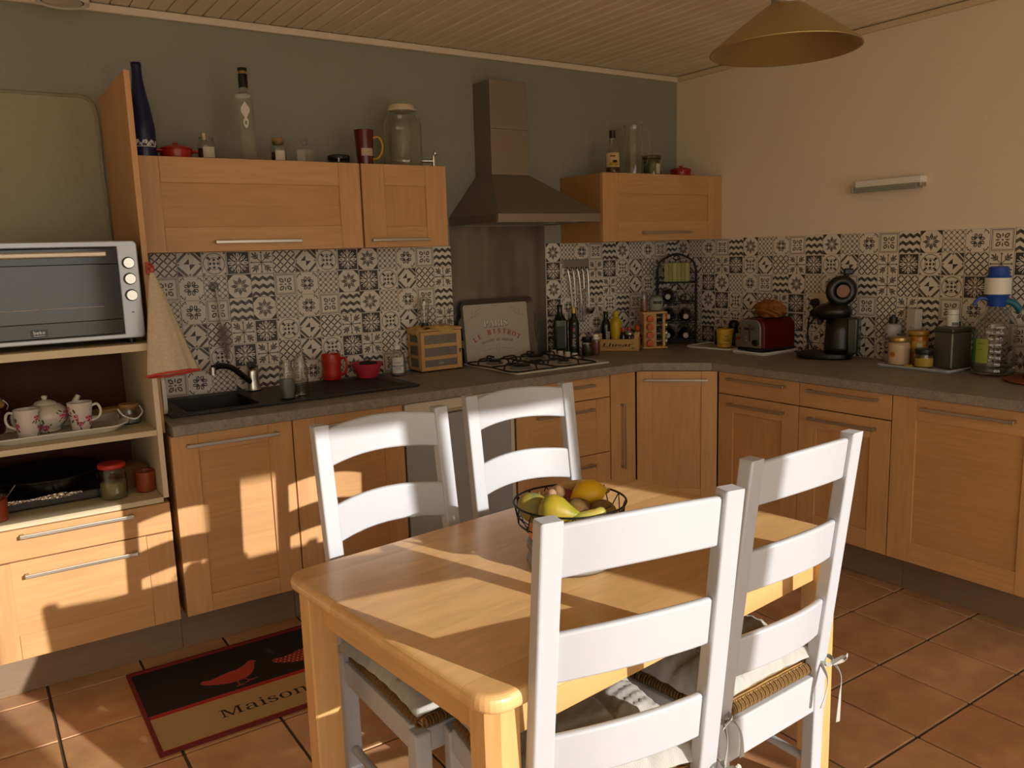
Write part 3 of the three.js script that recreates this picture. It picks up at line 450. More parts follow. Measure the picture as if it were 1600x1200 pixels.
function buildChair() {
  const t = thing('ladder_back_chair', '', 'chair');
  for (const x of [-HALF, HALF]) obj('back_leg', backPost(x), M.white, t);
  for (const y of [0.988, 0.79, 0.588]) obj('slat', slat(y), M.white, t);
  for (const x of [-1, 1]) obj('front_leg', bx(0.042, 0.432, 0.042, x * 0.196, 0.217, 0.2, { r: 0.006, seg: 2 }), M.white, t);
  for (const x of [-1, 1]) {
    const g = bx(0.024, 0.062, 0.37, 0, 0, 0, { r: 0.004 }); g.rotateY(x * 0.042); g.translate(x * 0.189, 0.408, 0.0); obj('side_rail', g, M.white, t);
    obj('side_stretcher', rod([x * 0.18, 0.19, -0.19], [x * 0.196, 0.19, 0.19], 0.011, 10), M.white, t);
  }
  obj('front_rail', bx(0.36, 0.058, 0.024, 0, 0.408, 0.203, { r: 0.004 }), M.white, t);
  obj('back_rail', bx(0.325, 0.095, 0.02, 0, 0.385, -0.198, { r: 0.005 }), M.white, t);
  obj('front_stretcher', rod([-0.19, 0.23, 0.2], [0.19, 0.23, 0.2], 0.011, 10), M.white, t);
  // woven rush seat: four wedges, the strands of each parallel to its edge
  const y = 0.445, w = [[-0.168, -0.185], [0.168, -0.185], [0.188, 0.2], [-0.188, 0.2]], wedge = [];
  w.forEach((a, i) => {
    const b = w[(i + 1) % 4], along = i % 2 === 0 ? 'x' : 'z';
    const g = ext(poly([a, b, [0, 0]].map((p) => p)), 0.014, 0.006, 3); g.rotateX(PI / 2); g.translate(0, y + 0.008, 0);
    uvBox(g, along === 'x' ? 'z' : 'x', 1); wedge.push(g);
  });
  const seat = obj('rush_seat', wedge, M.rush, t);
  for (const [i, a] of w.entries()) { const b = w[(i + 1) % 4], g = []; const n = 46; for (let k = 1; k < n; k++) { const f = k / n, x = a[0] + (b[0] - a[0]) * f, z = a[1] + (b[1] - a[1]) * f, along = i % 2 === 0; const c = new THREE.TorusGeometry(k % 2 ? 0.0118 : 0.0108, 0.0034, 5, 10); if (along) c.rotateY(PI / 2); c.translate(x, y, z); g.push(c); } const m = obj('rush_edge', g, M.rush, seat); m.userData.kind = 'stuff'; }
  return t;
}
function cushionGeo() {
  const N = 40, S = 0.203, pos = [], idx = [];
  const f = (u, v) => { const e = Math.pow(Math.max(0, (1 - Math.abs(u) ** 3.2) * (1 - Math.abs(v) ** 3.2)), 0.42); let h = 0.047 * e; for (const c of [-0.36, 0.36]) { h *= 1 - 0.4 * Math.exp(-((u - c) ** 2) / 0.0022); h *= 1 - 0.4 * Math.exp(-((v - c) ** 2) / 0.0022); } const rim = Math.max(Math.abs(u), Math.abs(v)); h += 0.0045 * e * Math.sin(u * 37 + v * 9) * Math.sin(v * 33 - u * 11) * (0.3 + rim); return h; };
  for (const side of [1, -1]) for (let j = 0; j <= N; j++) for (let i = 0; i <= N; i++) {
    const u = (i / N) * 2 - 1, v = (j / N) * 2 - 1, k = 1 + 0.05 * (u * u * v * v) - 0.03 * (1 - u * u) * (v * v) - 0.03 * (1 - v * v) * (u * u) + 0.006 * Math.sin(u * 21) * Math.abs(v) ** 6 + 0.006 * Math.sin(v * 23) * Math.abs(u) ** 6;
    pos.push(u * S * k, side * f(u, v) * (side > 0 ? 1.15 : 0.5), v * S * k);
  }
  const M2 = (N + 1) * (N + 1);
  for (const side of [0, 1]) for (let j = 0; j < N; j++) for (let i = 0; i < N; i++) { const a = side * M2 + j * (N + 1) + i, b = a + 1, c = a + N + 1, d = c + 1; side ? idx.push(a, b, c, b, d, c) : idx.push(a, c, b, b, c, d); }
  const g = new THREE.BufferGeometry(); g.setAttribute('position', new THREE.Float32BufferAttribute(pos, 3)); g.setIndex(idx); g.computeVertexNormals();
  g.setAttribute('uv', new THREE.Float32BufferAttribute(pos.flatMap((_, i) => (i % 3 === 0 ? [pos[i], pos[i + 2]] : [])), 2)); return flat(g);
}
function ribbon(pts, w = 0.016) {   // a flat cloth tie
  const c = new THREE.CatmullRomCurve3(pts.map((p) => V(...p))), n = 20, pos = [], idx = [], side = V(0, 0, 0);
  for (let i = 0; i <= n; i++) { const p = c.getPoint(i / n), tg = c.getTangent(i / n); side.set(Math.cos(i * 0.07 + 0.4), 0.15, Math.sin(i * 0.07 + 0.4)).cross(tg).normalize(); const nn = side.clone().cross(tg).normalize().multiplyScalar(0.0009); for (const [a, b] of [[-1, 1], [1, 1], [1, -1], [-1, -1]]) pos.push(...p.clone().addScaledVector(side, a * w / 2).addScaledVector(nn, b).toArray()); }
  for (let i = 0; i < n; i++) for (let k = 0; k < 4; k++) { const a = i * 4 + k, b = i * 4 + (k + 1) % 4; idx.push(a, b, a + 4, b, b + 4, a + 4); }
  const g = new THREE.BufferGeometry(); g.setAttribute('position', new THREE.Float32BufferAttribute(pos, 3)); g.setIndex(idx); g.computeVertexNormals(); g.setAttribute('uv', new THREE.Float32BufferAttribute(new Array(pos.length / 3 * 2).fill(0), 2)); return flat(g);
}
function buildCushion() {
  const t = thing('seat_cushion', '', 'cushion');
  obj('pad', cushionGeo(), M.fabric, t);
  for (const s of [-1, 1]) {
    const k = obj('tie', merged(
      ribbon([[s * 0.17, -0.006, -0.17], [s * 0.172, -0.012, -0.225], [s * 0.19, -0.016, -0.244], [s * 0.218, -0.014, -0.226], [s * 0.214, -0.012, -0.185]], 0.011),
      ribbon([[s * 0.175, -0.014, -0.226], [s * 0.166, -0.04, -0.25], [s * 0.158, -0.08, -0.252], [s * 0.152, -0.115, -0.247]], 0.012),
      ribbon([[s * 0.205, -0.014, -0.238], [s * 0.213, -0.045, -0.256], [s * 0.216, -0.1, -0.254], [s * 0.219, -0.175, -0.249]], 0.012),
      ribbon([[s * 0.19, -0.012, -0.244], [s * 0.215, 0.01, -0.268], [s * 0.228, -0.01, -0.258], [s * 0.195, -0.014, -0.246]], 0.01)), M.fabric, t);
  }
  return t;
}
{
  const chair = buildChair(), cush = buildCushion();
  const spots = [
    // middle of the post tops (world x, z), and the chair's turn
    [-2.804, 2.703, PI - 0.179, 'white ladder-back chair closest to the lens, seen from behind at the near table side', 'pale grey tied cushion on the white chair nearest the lens'],
    [-2.259, 2.618, PI + 0.045, 'white ladder-back chair seen from behind, right of the nearest one, sunlight patches on its slats', 'pale grey tied cushion on the right-hand chair seen from behind'],
    [-2.814, 1.69, 0.053, 'white ladder-back chair facing us before the sink cabinets, left of the pair', 'pale grey cushion on the left chair of the facing pair, under the table edge'],
    [-2.300, 1.597, -0.014, 'white ladder-back chair facing us right in front of the dishwasher', 'pale grey cushion on the facing chair before the dishwasher'],
  ];
  spots.forEach(([x, z, ry, a, b], i) => {
    const c = i ? chair.clone() : chair, k = i ? cush.clone() : cush;
    if (i) { c.name = numbered('ladder_back_chair'); k.name = numbered('seat_cushion'); scene.add(c, k); }
    const fx = Math.sin(ry), fz = Math.cos(ry), ox = x + fx * 0.27, oz = z + fz * 0.27;
    c.position.set(ox, 0, oz); c.rotation.set(0, ry, 0); c.userData = { label: a, category: 'chair', group: 'chairs round the dining table' };
    k.position.set(ox + fx * 0.012, 0.479, oz + fz * 0.012); k.rotation.set(0, ry, 0); k.userData = { label: b, category: 'cushion', group: 'cushions on the dining chairs' };
  });
}

// ---------------------------------------------------------------- kitchen mat
{
  const x0 = -3.376, x1 = -2.376, z0 = 0.607, z1 = 1.203, t = thing('kitchen_mat', 'black, red and beige mat with hens and a Maison lettering on the floor', 'mat', [(x0 + x1) / 2, 0, (z0 + z1) / 2]);
  const W = 1200, H = 716, print = canvasTex(W, H, (c) => {
    const red = '#8e1f1f', X = (x) => ((x - x0) / (x1 - x0)) * W, Z = (z) => ((z - z0) / (z1 - z0)) * H;
    c.fillStyle = red; c.fillRect(0, 0, W, H); c.fillStyle = '#171314'; c.fillRect(14, 32, W - 28, Z(0.955) - 32); c.fillStyle = '#a3231f'; c.fillRect(14, Z(0.955), W - 28, Z(0.978) - Z(0.955));
    c.fillStyle = '#b09568'; c.fillRect(14, Z(0.978), W - 28, H - Z(0.978) - 22);
    for (let i = 0; i < 5000; i++) { c.fillStyle = `rgba(${rnd() > 0.5 ? '255,240,210' : '20,10,0'},${rr(0.02, 0.07)})`; c.fillRect(rr(0, W), rr(0, H), rr(2, 14), 1.5); }
    const hen = (x, z, s, color, dots) => {
      c.save(); c.translate(X(x), Z(z)); c.scale(s, s * 1.22); c.fillStyle = color;
      c.beginPath(); c.moveTo(-122, -62); c.bezierCurveTo(-118, -84, -96, -84, -84, -70); c.bezierCurveTo(-50, -78, -10, -92, 24, -92); c.bezierCurveTo(56, -92, 76, -110, 96, -126); c.bezierCurveTo(104, -134, 118, -134, 124, -124); c.lineTo(134, -112); c.lineTo(120, -108); c.bezierCurveTo(112, -78, 98, -40, 66, -22); c.bezierCurveTo(40, -8, -10, -4, -40, -16); c.bezierCurveTo(-76, -30, -104, -40, -122, -62); c.closePath(); c.fill(); c.save(); c.clip(); if (dots) { c.fillStyle = dots; for (let a = -120; a < 140; a += 17) for (let b = -130; b < -4; b += 15) { c.beginPath(); c.ellipse(a + (Math.abs(b) % 2 ? 8 : 0), b, 3.6, 2.8, 0, 0, PI * 2); c.fill(); } } c.restore(); c.fillStyle = color;
      c.lineWidth = 6; c.strokeStyle = color; c.beginPath(); c.moveTo(14, -12); c.lineTo(14, 22); c.lineTo(-2, 28); c.moveTo(14, 22); c.lineTo(34, 26); c.moveTo(44, -16); c.lineTo(58, 10); c.lineTo(92, 6); c.moveTo(58, 10); c.lineTo(40, 20); c.stroke();
      c.restore();
    };
    hen(-3.072, 0.905, 1.0, '#a63a31', 'rgba(214,120,105,.35)'); hen(-2.795, 0.91, 1.18, '#8c2522', '#c9a99d'); hen(-2.50, 0.9, 0.8, '#a63a31', 'rgba(214,120,105,.35)');
    c.fillStyle = '#1b1513'; c.font = '86px serif'; c.textAlign = 'left'; c.save(); c.translate(X(-3.172), Z(1.108)); c.scale(1.2, 1); c.fillText('Maison de', 0, 0); c.restore();
  });
  const top = flat(new THREE.PlaneGeometry(x1 - x0, z1 - z0)); top.rotateX(-PI / 2); top.translate(0, 0.0072, 0);
  obj('mat_base', bx(x1 - x0, 0.0065, z1 - z0, 0, 0.0036, 0, { r: 0.002 }), std(0x6d1d1c, 0.95), t);
  obj('printed_pile', top, std(0xffffff, 0.97, { map: print }), t);
  obj('binding', merged(bb(-0.502, -0.488, 0.0005, 0.0095, -0.298, 0.298), bb(0.488, 0.502, 0.0005, 0.0095, -0.298, 0.298), bb(-0.5, 0.5, 0.0005, 0.009, -0.3, -0.287), bb(-0.5, 0.5, 0.0005, 0.009, 0.287, 0.3)), std(0x7c2323, 0.9, { map: weave }), t);
}

// ---------------------------------------------------------------- vessels and jars
const T = (name, label, cat, x, y, z, ry = 0, group) => thing(name, label, cat, [x, y, z], ry, group);
// a blown vessel with a wall of real thickness: the outer profile, then the inner one back down
const glassVessel = (parent, pts, name = 'glass_body', seg = 32) => { const w = 0.0022, inner = pts.map(([r, y], i) => [Math.max(r - w, 0), y + (i < 2 ? w : 0) - (i > 1 && r < 0.002 ? w : 0)]).reverse(); return obj(name, lathe([...pts, ...inner], seg), M.clearGlass, parent); };
const TOPY = 1.8645;   // top of the wall cabinets
const toCam = (x, z) => Math.atan2(-3.722 - x, 3.686 - z);   // the turn that faces the open side of the room
{ // tall blue bottle with a white wave-like band of print
  const x = -3.07, z = 0.235, t = T('blue_bottle', 'tall dark blue bottle with white print near its base, beside the tall board', 'bottle', x, TOPY, z, toCam(x, z));
  const blue = std(0x0d1a4a, 0.28);
  obj('bottle_body', lathe([[0, 0.002], [0.042, 0.002], [0.046, 0.008], [0.046, 0.1], [0.0445, 0.13], [0.036, 0.19], [0.025, 0.25], [0.0185, 0.3], [0.0175, 0.335], [0.019, 0.338], [0.019, 0.352], [0, 0.352]], 40), blue, t);
  const p = canvasTex(256, 128, (c) => { c.fillStyle = '#0d1a4a'; c.fillRect(0, 0, 256, 128); c.fillStyle = '#d9d9d4'; for (let i = 0; i < 14; i++) { c.beginPath(); c.ellipse(20 + i * 17, 78 + 10 * Math.sin(i * 1.7), 13, 12 + 4 * Math.sin(i), i, 0, PI * 2); c.fill(); } c.fillRect(10, 98, 236, 5); c.fillStyle = '#0d1a4a'; for (let i = 0; i < 26; i++) { c.beginPath(); c.ellipse(12 + i * 9, 84 + 9 * Math.sin(i * 2.3), 2.2, 7, 0.6, 0, PI * 2); c.fill(); } });
  obj('print', curved(0.0463, 0.075, 0, 0.028, 0, 0.1, 2.4), std(0xffffff, 0.35, { map: p }), t);
}
function casserole(name, label, x, y, z, r, h, ry) {
  const t = T(name, label, 'casserole', x, y, z, ry), m = std(0xa8201c, 0.3);
  obj('pot', lathe([[0, 0.002], [r * 0.86, 0.002], [r * 0.93, 0.008], [r * 0.97, h * 0.62], [r * 0.93, h * 0.64], [0, h * 0.64]], 36), m, t);
  const l = obj('lid', lathe([[r * 1.0, h * 0.645], [r * 1.02, h * 0.68], [r * 0.98, h * 0.74], [r * 0.5, h * 0.9], [0, h * 0.93]], 36), m, t);
  obj('knob', lathe([[0, h * 0.9], [r * 0.1, h * 0.92], [r * 0.2, h * 1.0], [r * 0.18, h * 1.06], [0, h * 1.08]], 20), m, l);
  for (const s of [-1, 1]) obj('handle', tube([[s * r * 0.95, h * 0.55, -r * 0.3], [s * r * 1.28, h * 0.57, -r * 0.2], [s * r * 1.3, h * 0.57, r * 0.2], [s * r * 0.95, h * 0.55, r * 0.3]], h * 0.07, 16, 8), m, t);
  return t;
}
casserole('small_casserole', 'small red lidded casserole next to the tall blue bottle', -2.955, TOPY, 0.235, 0.06, 0.062, 0.1);
casserole('small_casserole', 'small red casserole at the corner end of the right wall cabinet', -0.19, TOPY, 0.22, 0.06, 0.062, 0.6);
function corkJar(label, x, z, r, h, fill, paper, bits) {
  const t = T('cork_jar', label, 'jar', x, TOPY, z, toCam(x, z));
  glassVessel(t, [[0, 0.001], [r * 0.95, 0.001], [r, 0.006], [r, h * 0.62], [r * 0.72, h * 0.74], [r * 0.72, h * 0.8], [r * 0.8, h * 0.82], [r * 0.78, h * 0.86]]);
  obj('contents', lathe([[0, 0.004], [r * 0.92, 0.004], [r * 0.92, h * 0.45], [0, h * 0.47]], 24), fill, t);
  obj('label_paper', curved(r + 0.0006, h * 0.38, 0, h * 0.12, 0, 0.25, 1.3), std(paper, 0.8), t);
  if (bits) for (let i = 0; i < 5; i++) obj('stopper', bx(0.011, h * 0.26, 0.011, rr(-r * 0.45, r * 0.45), h * 0.88, rr(-r * 0.4, r * 0.4), { r: 0.002 }), i % 2 ? M.cork : std(0xd8cdb8, 0.8), t);
  else obj('stopper', lathe([[0, h * 0.74], [r * 0.68, h * 0.74], [r * 0.74, h * 0.98], [r * 0.7, h], [0, h]], 24), M.cork, t);
}
corkJar('small brown glass jar holding corks, between casserole and clear bottle', -2.835, 0.225, 0.036, 0.108, std(0x5f3d20, 0.8), 0xcfc6b0, true);
{ // clear square-shouldered bottle
  const x = -2.67, z = 0.225, t = T('clear_bottle', 'tall clear glass bottle with black neck and white emblem', 'bottle', x, TOPY, z, toCam(x, z));
  obj('glass_body', merged(ext(poly(rrect(0.066, 0.066, 0.014)), 0.265, 0).rotateX(-PI / 2), lathe([[0, 0.2655], [0.031, 0.2655], [0.02, 0.272], [0.0165, 0.28], [0.0165, 0.3], [0, 0.3]], 24)), M.clearGlass, t);
  obj('thick_base', bx(0.058, 0.012, 0.058, 0, 0.008, 0, { r: 0.004 }), M.greyGlass, t);
  obj('neck_sleeve', cyl(0.0185, 0.052, 0, 0.296, 0, 24), M.blackGloss, t);
  obj('cork_ring', cyl(0.0145, 0.012, 0, 0.348, 0, 24), M.cork, t);
  obj('cap', cyl(0.0185, 0.012, 0, 0.36, 0, 24), M.blackGloss, t);
  const e = new THREE.Shape(); e.moveTo(0, 0.055); e.bezierCurveTo(0.004, 0.04, 0.018, 0.035, 0.017, 0.018); e.bezierCurveTo(0.016, 0.004, 0.004, -0.002, 0.004, -0.012); e.bezierCurveTo(0.012, -0.02, 0.014, -0.036, 0, -0.052); e.bezierCurveTo(-0.014, -0.036, -0.012, -0.02, -0.004, -0.012); e.bezierCurveTo(-0.004, -0.002, -0.016, 0.004, -0.017, 0.018); e.bezierCurveTo(-0.018, 0.035, -0.004, 0.04, 0, 0.055);
  const hole = new THREE.Path(); hole.absellipse(0, -0.03, 0.0045, 0.009, 0, PI * 2); e.holes.push(hole);
  obj('emblem', ext(e, 0.0006).translate(0, 0.185, 0.0335), std(0xd9d6ce, 0.6), t);
}
corkJar('small round jar with cork stopper and white label beside the clear bottle', -2.545, 0.225, 0.032, 0.105, std(0x6b4a24, 0.8), 0xd9d2c2, false);
{
  const x = -2.43, z = 0.225, t = T('glass_flask', 'small square clear glass flask with stopper, right of the cork jar', 'bottle', x, TOPY, z, toCam(x, z));
  obj('glass_body', merged(ext(poly(rrect(0.078, 0.05, 0.008)), 0.062, 0.004).rotateX(-PI / 2).translate(0, 0.004, 0), lathe([[0.02, 0.066], [0.013, 0.07], [0.012, 0.084]], 20)), M.glass, t);
  obj('label_paper', bb(-0.032, 0.0, 0.012, 0.056, 0.0252, 0.026, { r: 0 }), std(0xa7a294, 0.7), t);
  obj('stopper', lathe([[0, 0.08], [0.011, 0.08], [0.014, 0.092], [0.013, 0.106], [0, 0.108]], 20), M.greyGlass, t);
}
{
  const x = -2.28, z = 0.225, t = T('dark_dish', 'low dark blue lidded dish left of the tall mug', 'dish', x, TOPY, z, toCam(x, z)), m = std(0x10131c, 0.3);
  obj('bowl', lathe([[0, 0.001], [0.044, 0.001], [0.047, 0.006], [0.047, 0.028], [0, 0.028]], 32), m, t);
  obj('lid', lathe([[0.048, 0.0285], [0.049, 0.04], [0.045, 0.045], [0, 0.046]], 32), m, t);
  obj('emblem', bx(0.007, 0.016, 0.001, 0, 0.022, 0.0475, { r: 0 }), std(0xb9bfc9, 0.5), t);
}
{ // tall mug (its printed figure is left plain)
  const x = -2.155, z = 0.225, t = T('tall_mug', 'tall dark red mug with yellow handle beside the glass dispenser', 'mug', x, TOPY, z, toCam(x, z));
  obj('mug_body', lathe([[0, 0.001], [0.032, 0.001], [0.034, 0.005], [0.043, 0.158], [0.041, 0.159], [0.031, 0.01], [0, 0.008]], 36), std(0x5a1414, 0.22), t);
  obj('handle', tube([[0.039, 0.125, 0], [0.062, 0.128, 0], [0.078, 0.1, 0], [0.074, 0.062, 0], [0.056, 0.037, 0], [0.036, 0.034, 0]], 0.0052, 30, 10), std(0xc29428, 0.35), t);
  obj('pale_print', curved(0.0382, 0.07, 0, 0.045, 0, 0.35, 1.5), std(0xc6a794, 0.5), t, 'plain pale print');
}
{
  const x = -1.96, z = 0.215, t = T('drinks_dispenser', 'large glass drinks dispenser with cream lid and tap', 'dispenser', x, TOPY, z, toCam(x, z) + 0.25);
  glassVessel(t, [[0, 0.003], [0.078, 0.003], [0.086, 0.01], [0.088, 0.03], [0.088, 0.185], [0.083, 0.21], [0.066, 0.228], [0.062, 0.232], [0.062, 0.255]], 'glass_body', 44);
  obj('lid', lathe([[0.0, 0.25], [0.066, 0.25], [0.067, 0.258], [0.06, 0.262], [0.058, 0.276], [0.05, 0.28], [0, 0.28]], 40), std(0xd9c9a9, 0.5), t);
  const s = obj('tap', merged(rod([0.086, 0.035, 0], [0.142, 0.035, 0], 0.008, 14), rod([0.142, 0.012, 0], [0.142, 0.056, 0], 0.0085, 14), rod([0.142, 0.056, 0], [0.156, 0.082, 0], 0.004, 10)), M.chrome, t);
  obj('tap_lever', ball(0.009, 0.15, 0.07, 0, 1, 1.4, 1, 14), M.chrome, s);
}
{
  const x = -0.705, z = 0.22, t = T('rum_bottle', 'bottle of brown spirit with torn cream label and black cap', 'bottle', x, TOPY, z, toCam(x, z));
  glassVessel(t, [[0, 0.001], [0.034, 0.001], [0.037, 0.006], [0.037, 0.11], [0.03, 0.14], [0.016, 0.165], [0.0145, 0.2]]);
  obj('spirit', lathe([[0, 0.003], [0.0355, 0.003], [0.0355, 0.055], [0, 0.055]], 28), new THREE.MeshPhysicalMaterial({ color: 0x9a5c22, transmission: 0.6, roughness: 0.1, thickness: 0.03 }), t);
  const p = canvasTex(192, 128, (c) => { c.fillStyle = '#cdb98a'; c.fillRect(0, 0, 192, 128); c.fillStyle = '#b58a2e'; c.beginPath(); c.moveTo(40, 110); c.quadraticCurveTo(96, 40, 170, 100); c.lineTo(150, 122); c.closePath(); c.fill(); c.fillStyle = '#6b2d18'; c.fillRect(60, 24, 60, 12); c.fillStyle = '#2d241a'; c.fillRect(92, 66, 52, 22); });
  obj('label_paper', curved(0.0375, 0.075, 0, 0.042, 0, 0.1, 2.5), std(0xffffff, 0.8, { map: p }), t);
  obj('cap', cyl(0.0165, 0.04, 0, 0.195, 0, 24), M.black, t);
}
{
  const x = -0.555, z = 0.22, t = T('glass_carafe', 'tall clear glass carafe with handle on the right wall cabinet', 'carafe', x, TOPY, z, toCam(x, z));
  glassVessel(t, [[0, 0.002], [0.046, 0.002], [0.05, 0.008], [0.052, 0.2], [0.047, 0.23], [0.05, 0.262], [0.053, 0.268]]);
  obj('lid', lathe([[0.051, 0.262], [0.052, 0.272], [0.04, 0.276], [0, 0.277]], 32), M.glass, t);
  obj('handle', tube([[0.05, 0.238, 0], [0.078, 0.24, 0], [0.088, 0.2, 0], [0.085, 0.12, 0], [0.068, 0.06, 0], [0.051, 0.05, 0]], 0.006, 28, 10), M.glass, t);
}
{
  const x = -0.415, z = 0.22, t = T('olive_jar', 'green preserve jar with a white label, right of the carafe', 'jar', x, TOPY, z, toCam(x, z));
  glassVessel(t, [[0, 0.001], [0.048, 0.001], [0.051, 0.006], [0.051, 0.085], [0.046, 0.095]]);
  obj('contents', lathe([[0, 0.004], [0.0485, 0.004], [0.0485, 0.088], [0, 0.09]], 28), std(0x6b6a26, 0.5, { map: mottle }), t);
  obj('lid', lathe([[0, 0.095], [0.05, 0.095], [0.052, 0.099], [0.052, 0.111], [0.049, 0.114], [0, 0.114]], 32), std(0x4f4a1c, 0.4), t);
  obj('label_paper', curved(0.0516, 0.055, 0, 0.012, 0, 0.75, 0.55), std(0xcac4b0, 0.8), t);
}

// ---------------------------------------------------------------- things along the back worktop
const WY = 0.9005;
{ // white tray on edge against the board, towel, brush
  const t = T('upright_tray', 'white rounded tray standing on edge against the tall board', 'tray', -3.134, WY + 0.009, 0.33);
  const g = ext(poly(rrect(0.3, 0.145, 0.03).map(([a, b]) => [a, b + 0.0735])), 0.009, 0.003, 2); g.rotateY(PI / 2 - 0.0); obj('tray_board', g, M.whitePlain, t);
  obj('tray_rim', tube(rrect(0.296, 0.141, 0.03, 4).map(([a, b]) => [0.008, b + 0.0735, a]), 0.004, 80, 6, true), M.whitePlain, t);
}
{
  const t = T('tea_towel', 'cream tea towel with a red hem hanging from the tall board', 'towel', -3.16, 1.09, 0.655);
  const N = 40, R = 14, pos = [], idx = [], hem = [];
  const ring = (f) => { const o = []; for (let i = 0; i <= N; i++) { const a = (i / N) * PI * 2, fold = 1 + 0.1 * f * Math.sin(a * 5 + 0.6) + 0.06 * f * Math.sin(a * 9); const r = 0.006 + 0.074 * Math.pow(f, 0.85); o.push([0.03 * f - 0.004 + r * 1.0 * fold * Math.cos(a), 0.35 * (1 - f) + (f > 0.85 ? 0.012 * Math.sin(a * 1 + 0.3) * (f - 0.85) / 0.15 : 0), 0.0 + 0.022 * f + r * 0.55 * fold * Math.sin(a)]); } return o; };
  for (let j = 0; j <= R; j++) ring(j / R).forEach((p) => pos.push(...p));
  for (let j = 0; j < R; j++) for (let i = 0; i < N; i++) { const a = j * (N + 1) + i, b = a + 1, c = a + N + 1, d = c + 1; idx.push(a, b, c, b, d, c); }
  const g = new THREE.BufferGeometry(); g.setAttribute('position', new THREE.Float32BufferAttribute(pos, 3)); g.setIndex(idx); g.computeVertexNormals(); g.setAttribute('uv', new THREE.Float32BufferAttribute(pos.flatMap((_, i) => (i % 3 === 0 ? [pos[i] * 2, pos[i + 1] * 2] : [])), 2));
  obj('cloth', g, std(0xd9cbb0, 0.95, { map: weave, side: THREE.DoubleSide }), t);
  obj('hem', tube(ring(1).slice(0, N).map((p) => p), 0.0042, 90, 6, true), std(0xc4483a, 0.9), t);
  obj('hanging_loop', tube([[-0.004, 0.345, 0], [-0.006, 0.37, -0.004], [-0.004, 0.38, -0.04], [0.004, 0.37, -0.004], [0, 0.345, 0]], 0.0025, 20, 6), std(0xc4483a, 0.9), t);
}
{
  const t = T('wall_hook', 'small red stick-on hook on the edge of the tall board', 'hook', -3.1605, 1.455, 0.586);
  obj('hook_plate', bx(0.018, 0.045, 0.005, 0, 0.0, 0.0027, { r: 0.002 }), std(0xa83a2e, 0.5), t); obj('peg', tube([[0, 0.0, 0.004], [0, -0.004, 0.035], [0, 0.012, 0.05]], 0.003, 12, 8), M.chrome, t);
}
{
  const t = T('bottle_brush', 'bottle brush hanging from a suction hook on the patterned tiles', 'brush', -2.795, 1.04, 0.03);
  obj('suction_hook', merged(lathe([[0, 0], [0.022, 0], [0.014, 0.006], [0.006, 0.014], [0, 0.015]], 24).rotateX(PI / 2).translate(-0.006, 0.322, -0.024), tube([[-0.006, 0.322, -0.012], [-0.006, 0.305, 0.0], [-0.003, 0.312, 0.006]], 0.002, 12, 6)), M.greyGlass, t);
  obj('handle', merged(tube([[-0.004, 0.315, 0], [0.002, 0.27, 0.002], [0.004, 0.2, 0.003], [0.01, 0.15, 0.004]], 0.0055, 24, 10)), std(0xc9c4bb, 0.4), t);
  const b = []; for (let i = 0; i < 150; i++) { const a = i * 2.4, f = i / 150, y = 0.16 - f * 0.15, r = 0.012 + 0.016 * Math.sin(PI * Math.min(1, f + 0.12)); b.push(rod([0.01 + 0.01 * f, y, 0.006], [0.01 + 0.01 * f + r * Math.cos(a), y - 0.004, 0.012 + 0.6 * r * Math.sin(a)], 0.0012, 4)); }
  b.push(rod([0.01, 0.16, 0.006], [0.02, 0.008, 0.006], 0.003, 6));
  const m = obj('bristles', b, std(0x9b928c, 0.8), t); m.userData.kind = 'stuff';
}
function tumbler(label, x, z, r, h, liquid) {
  const t = T('glass_tumbler', label, 'glass', x, 0.9095, z);
  glassVessel(t, [[0, 0.001], [r * 0.92, 0.001], [r * 0.95, 0.005], [r, h * 0.7], [r * 0.8, h * 0.8], [r * 0.78, h]]);
  if (liquid) obj('contents', lathe([[0, 0.006], [r * 0.88, 0.006], [r * 0.93, h * 0.52], [0, h * 0.52]], 24), std(0x8f9499, 0.5), t);
}
tumbler('clear glass bottle with cloudy contents in front of the drainer', -2.655, 0.445, 0.031, 0.155, true);
tumbler('empty clear glass standing behind the cloudy one by the tap', -2.58, 0.4, 0.03, 0.165, false);
{
  const t = T('red_mug', 'red mug with raised bands on the sink drainer', 'mug', -2.328, 0.912, 0.105, -0.6), m = std(0xb8241f, 0.3);
  obj('mug_body', lathe([[0, 0.001], [0.04, 0.001], [0.043, 0.006], [0.046, 0.03], [0.042, 0.055], [0.046, 0.08], [0.044, 0.12], [0.041, 0.121], [0.039, 0.02], [0, 0.01]], 36), m, t);
  obj('handle', tube([[0.042, 0.1, 0.01], [0.068, 0.1, 0.016], [0.074, 0.065, 0.018], [0.062, 0.03, 0.016], [0.042, 0.026, 0.01]], 0.006, 24, 10), m, t);
}
{
  const t = T('pink_bowl', 'pink plastic bowl holding a dark cloth beside the red mug', 'bowl', -2.178, 0.912, 0.165);
  obj('bowl_body', lathe([[0, 0.001], [0.042, 0.001], [0.046, 0.004], [0.072, 0.066], [0.075, 0.068], [0.074, 0.071], [0.069, 0.068], [0.042, 0.01], [0, 0.007]], 40), std(0xc23a4a, 0.45), t);
}
tag(obj(numbered('dish_cloth'), (() => { const g = new THREE.SphereGeometry(0.045, 24, 16); const p = g.attributes.position; for (let i = 0; i < p.count; i++) { const k = 1 + 0.2 * Math.sin(p.getX(i) * 160) * Math.cos(p.getZ(i) * 140 + p.getY(i) * 60); p.setXYZ(i, p.getX(i) * k, p.getY(i) * 0.5 * k, p.getZ(i) * k); } g.computeVertexNormals(); g.translate(-2.174, 0.968, 0.165); return flat(g); })(), std(0x2f2b2f, 0.9), scene), 'dark crumpled cloth lying in the pink bowl', 'cloth');
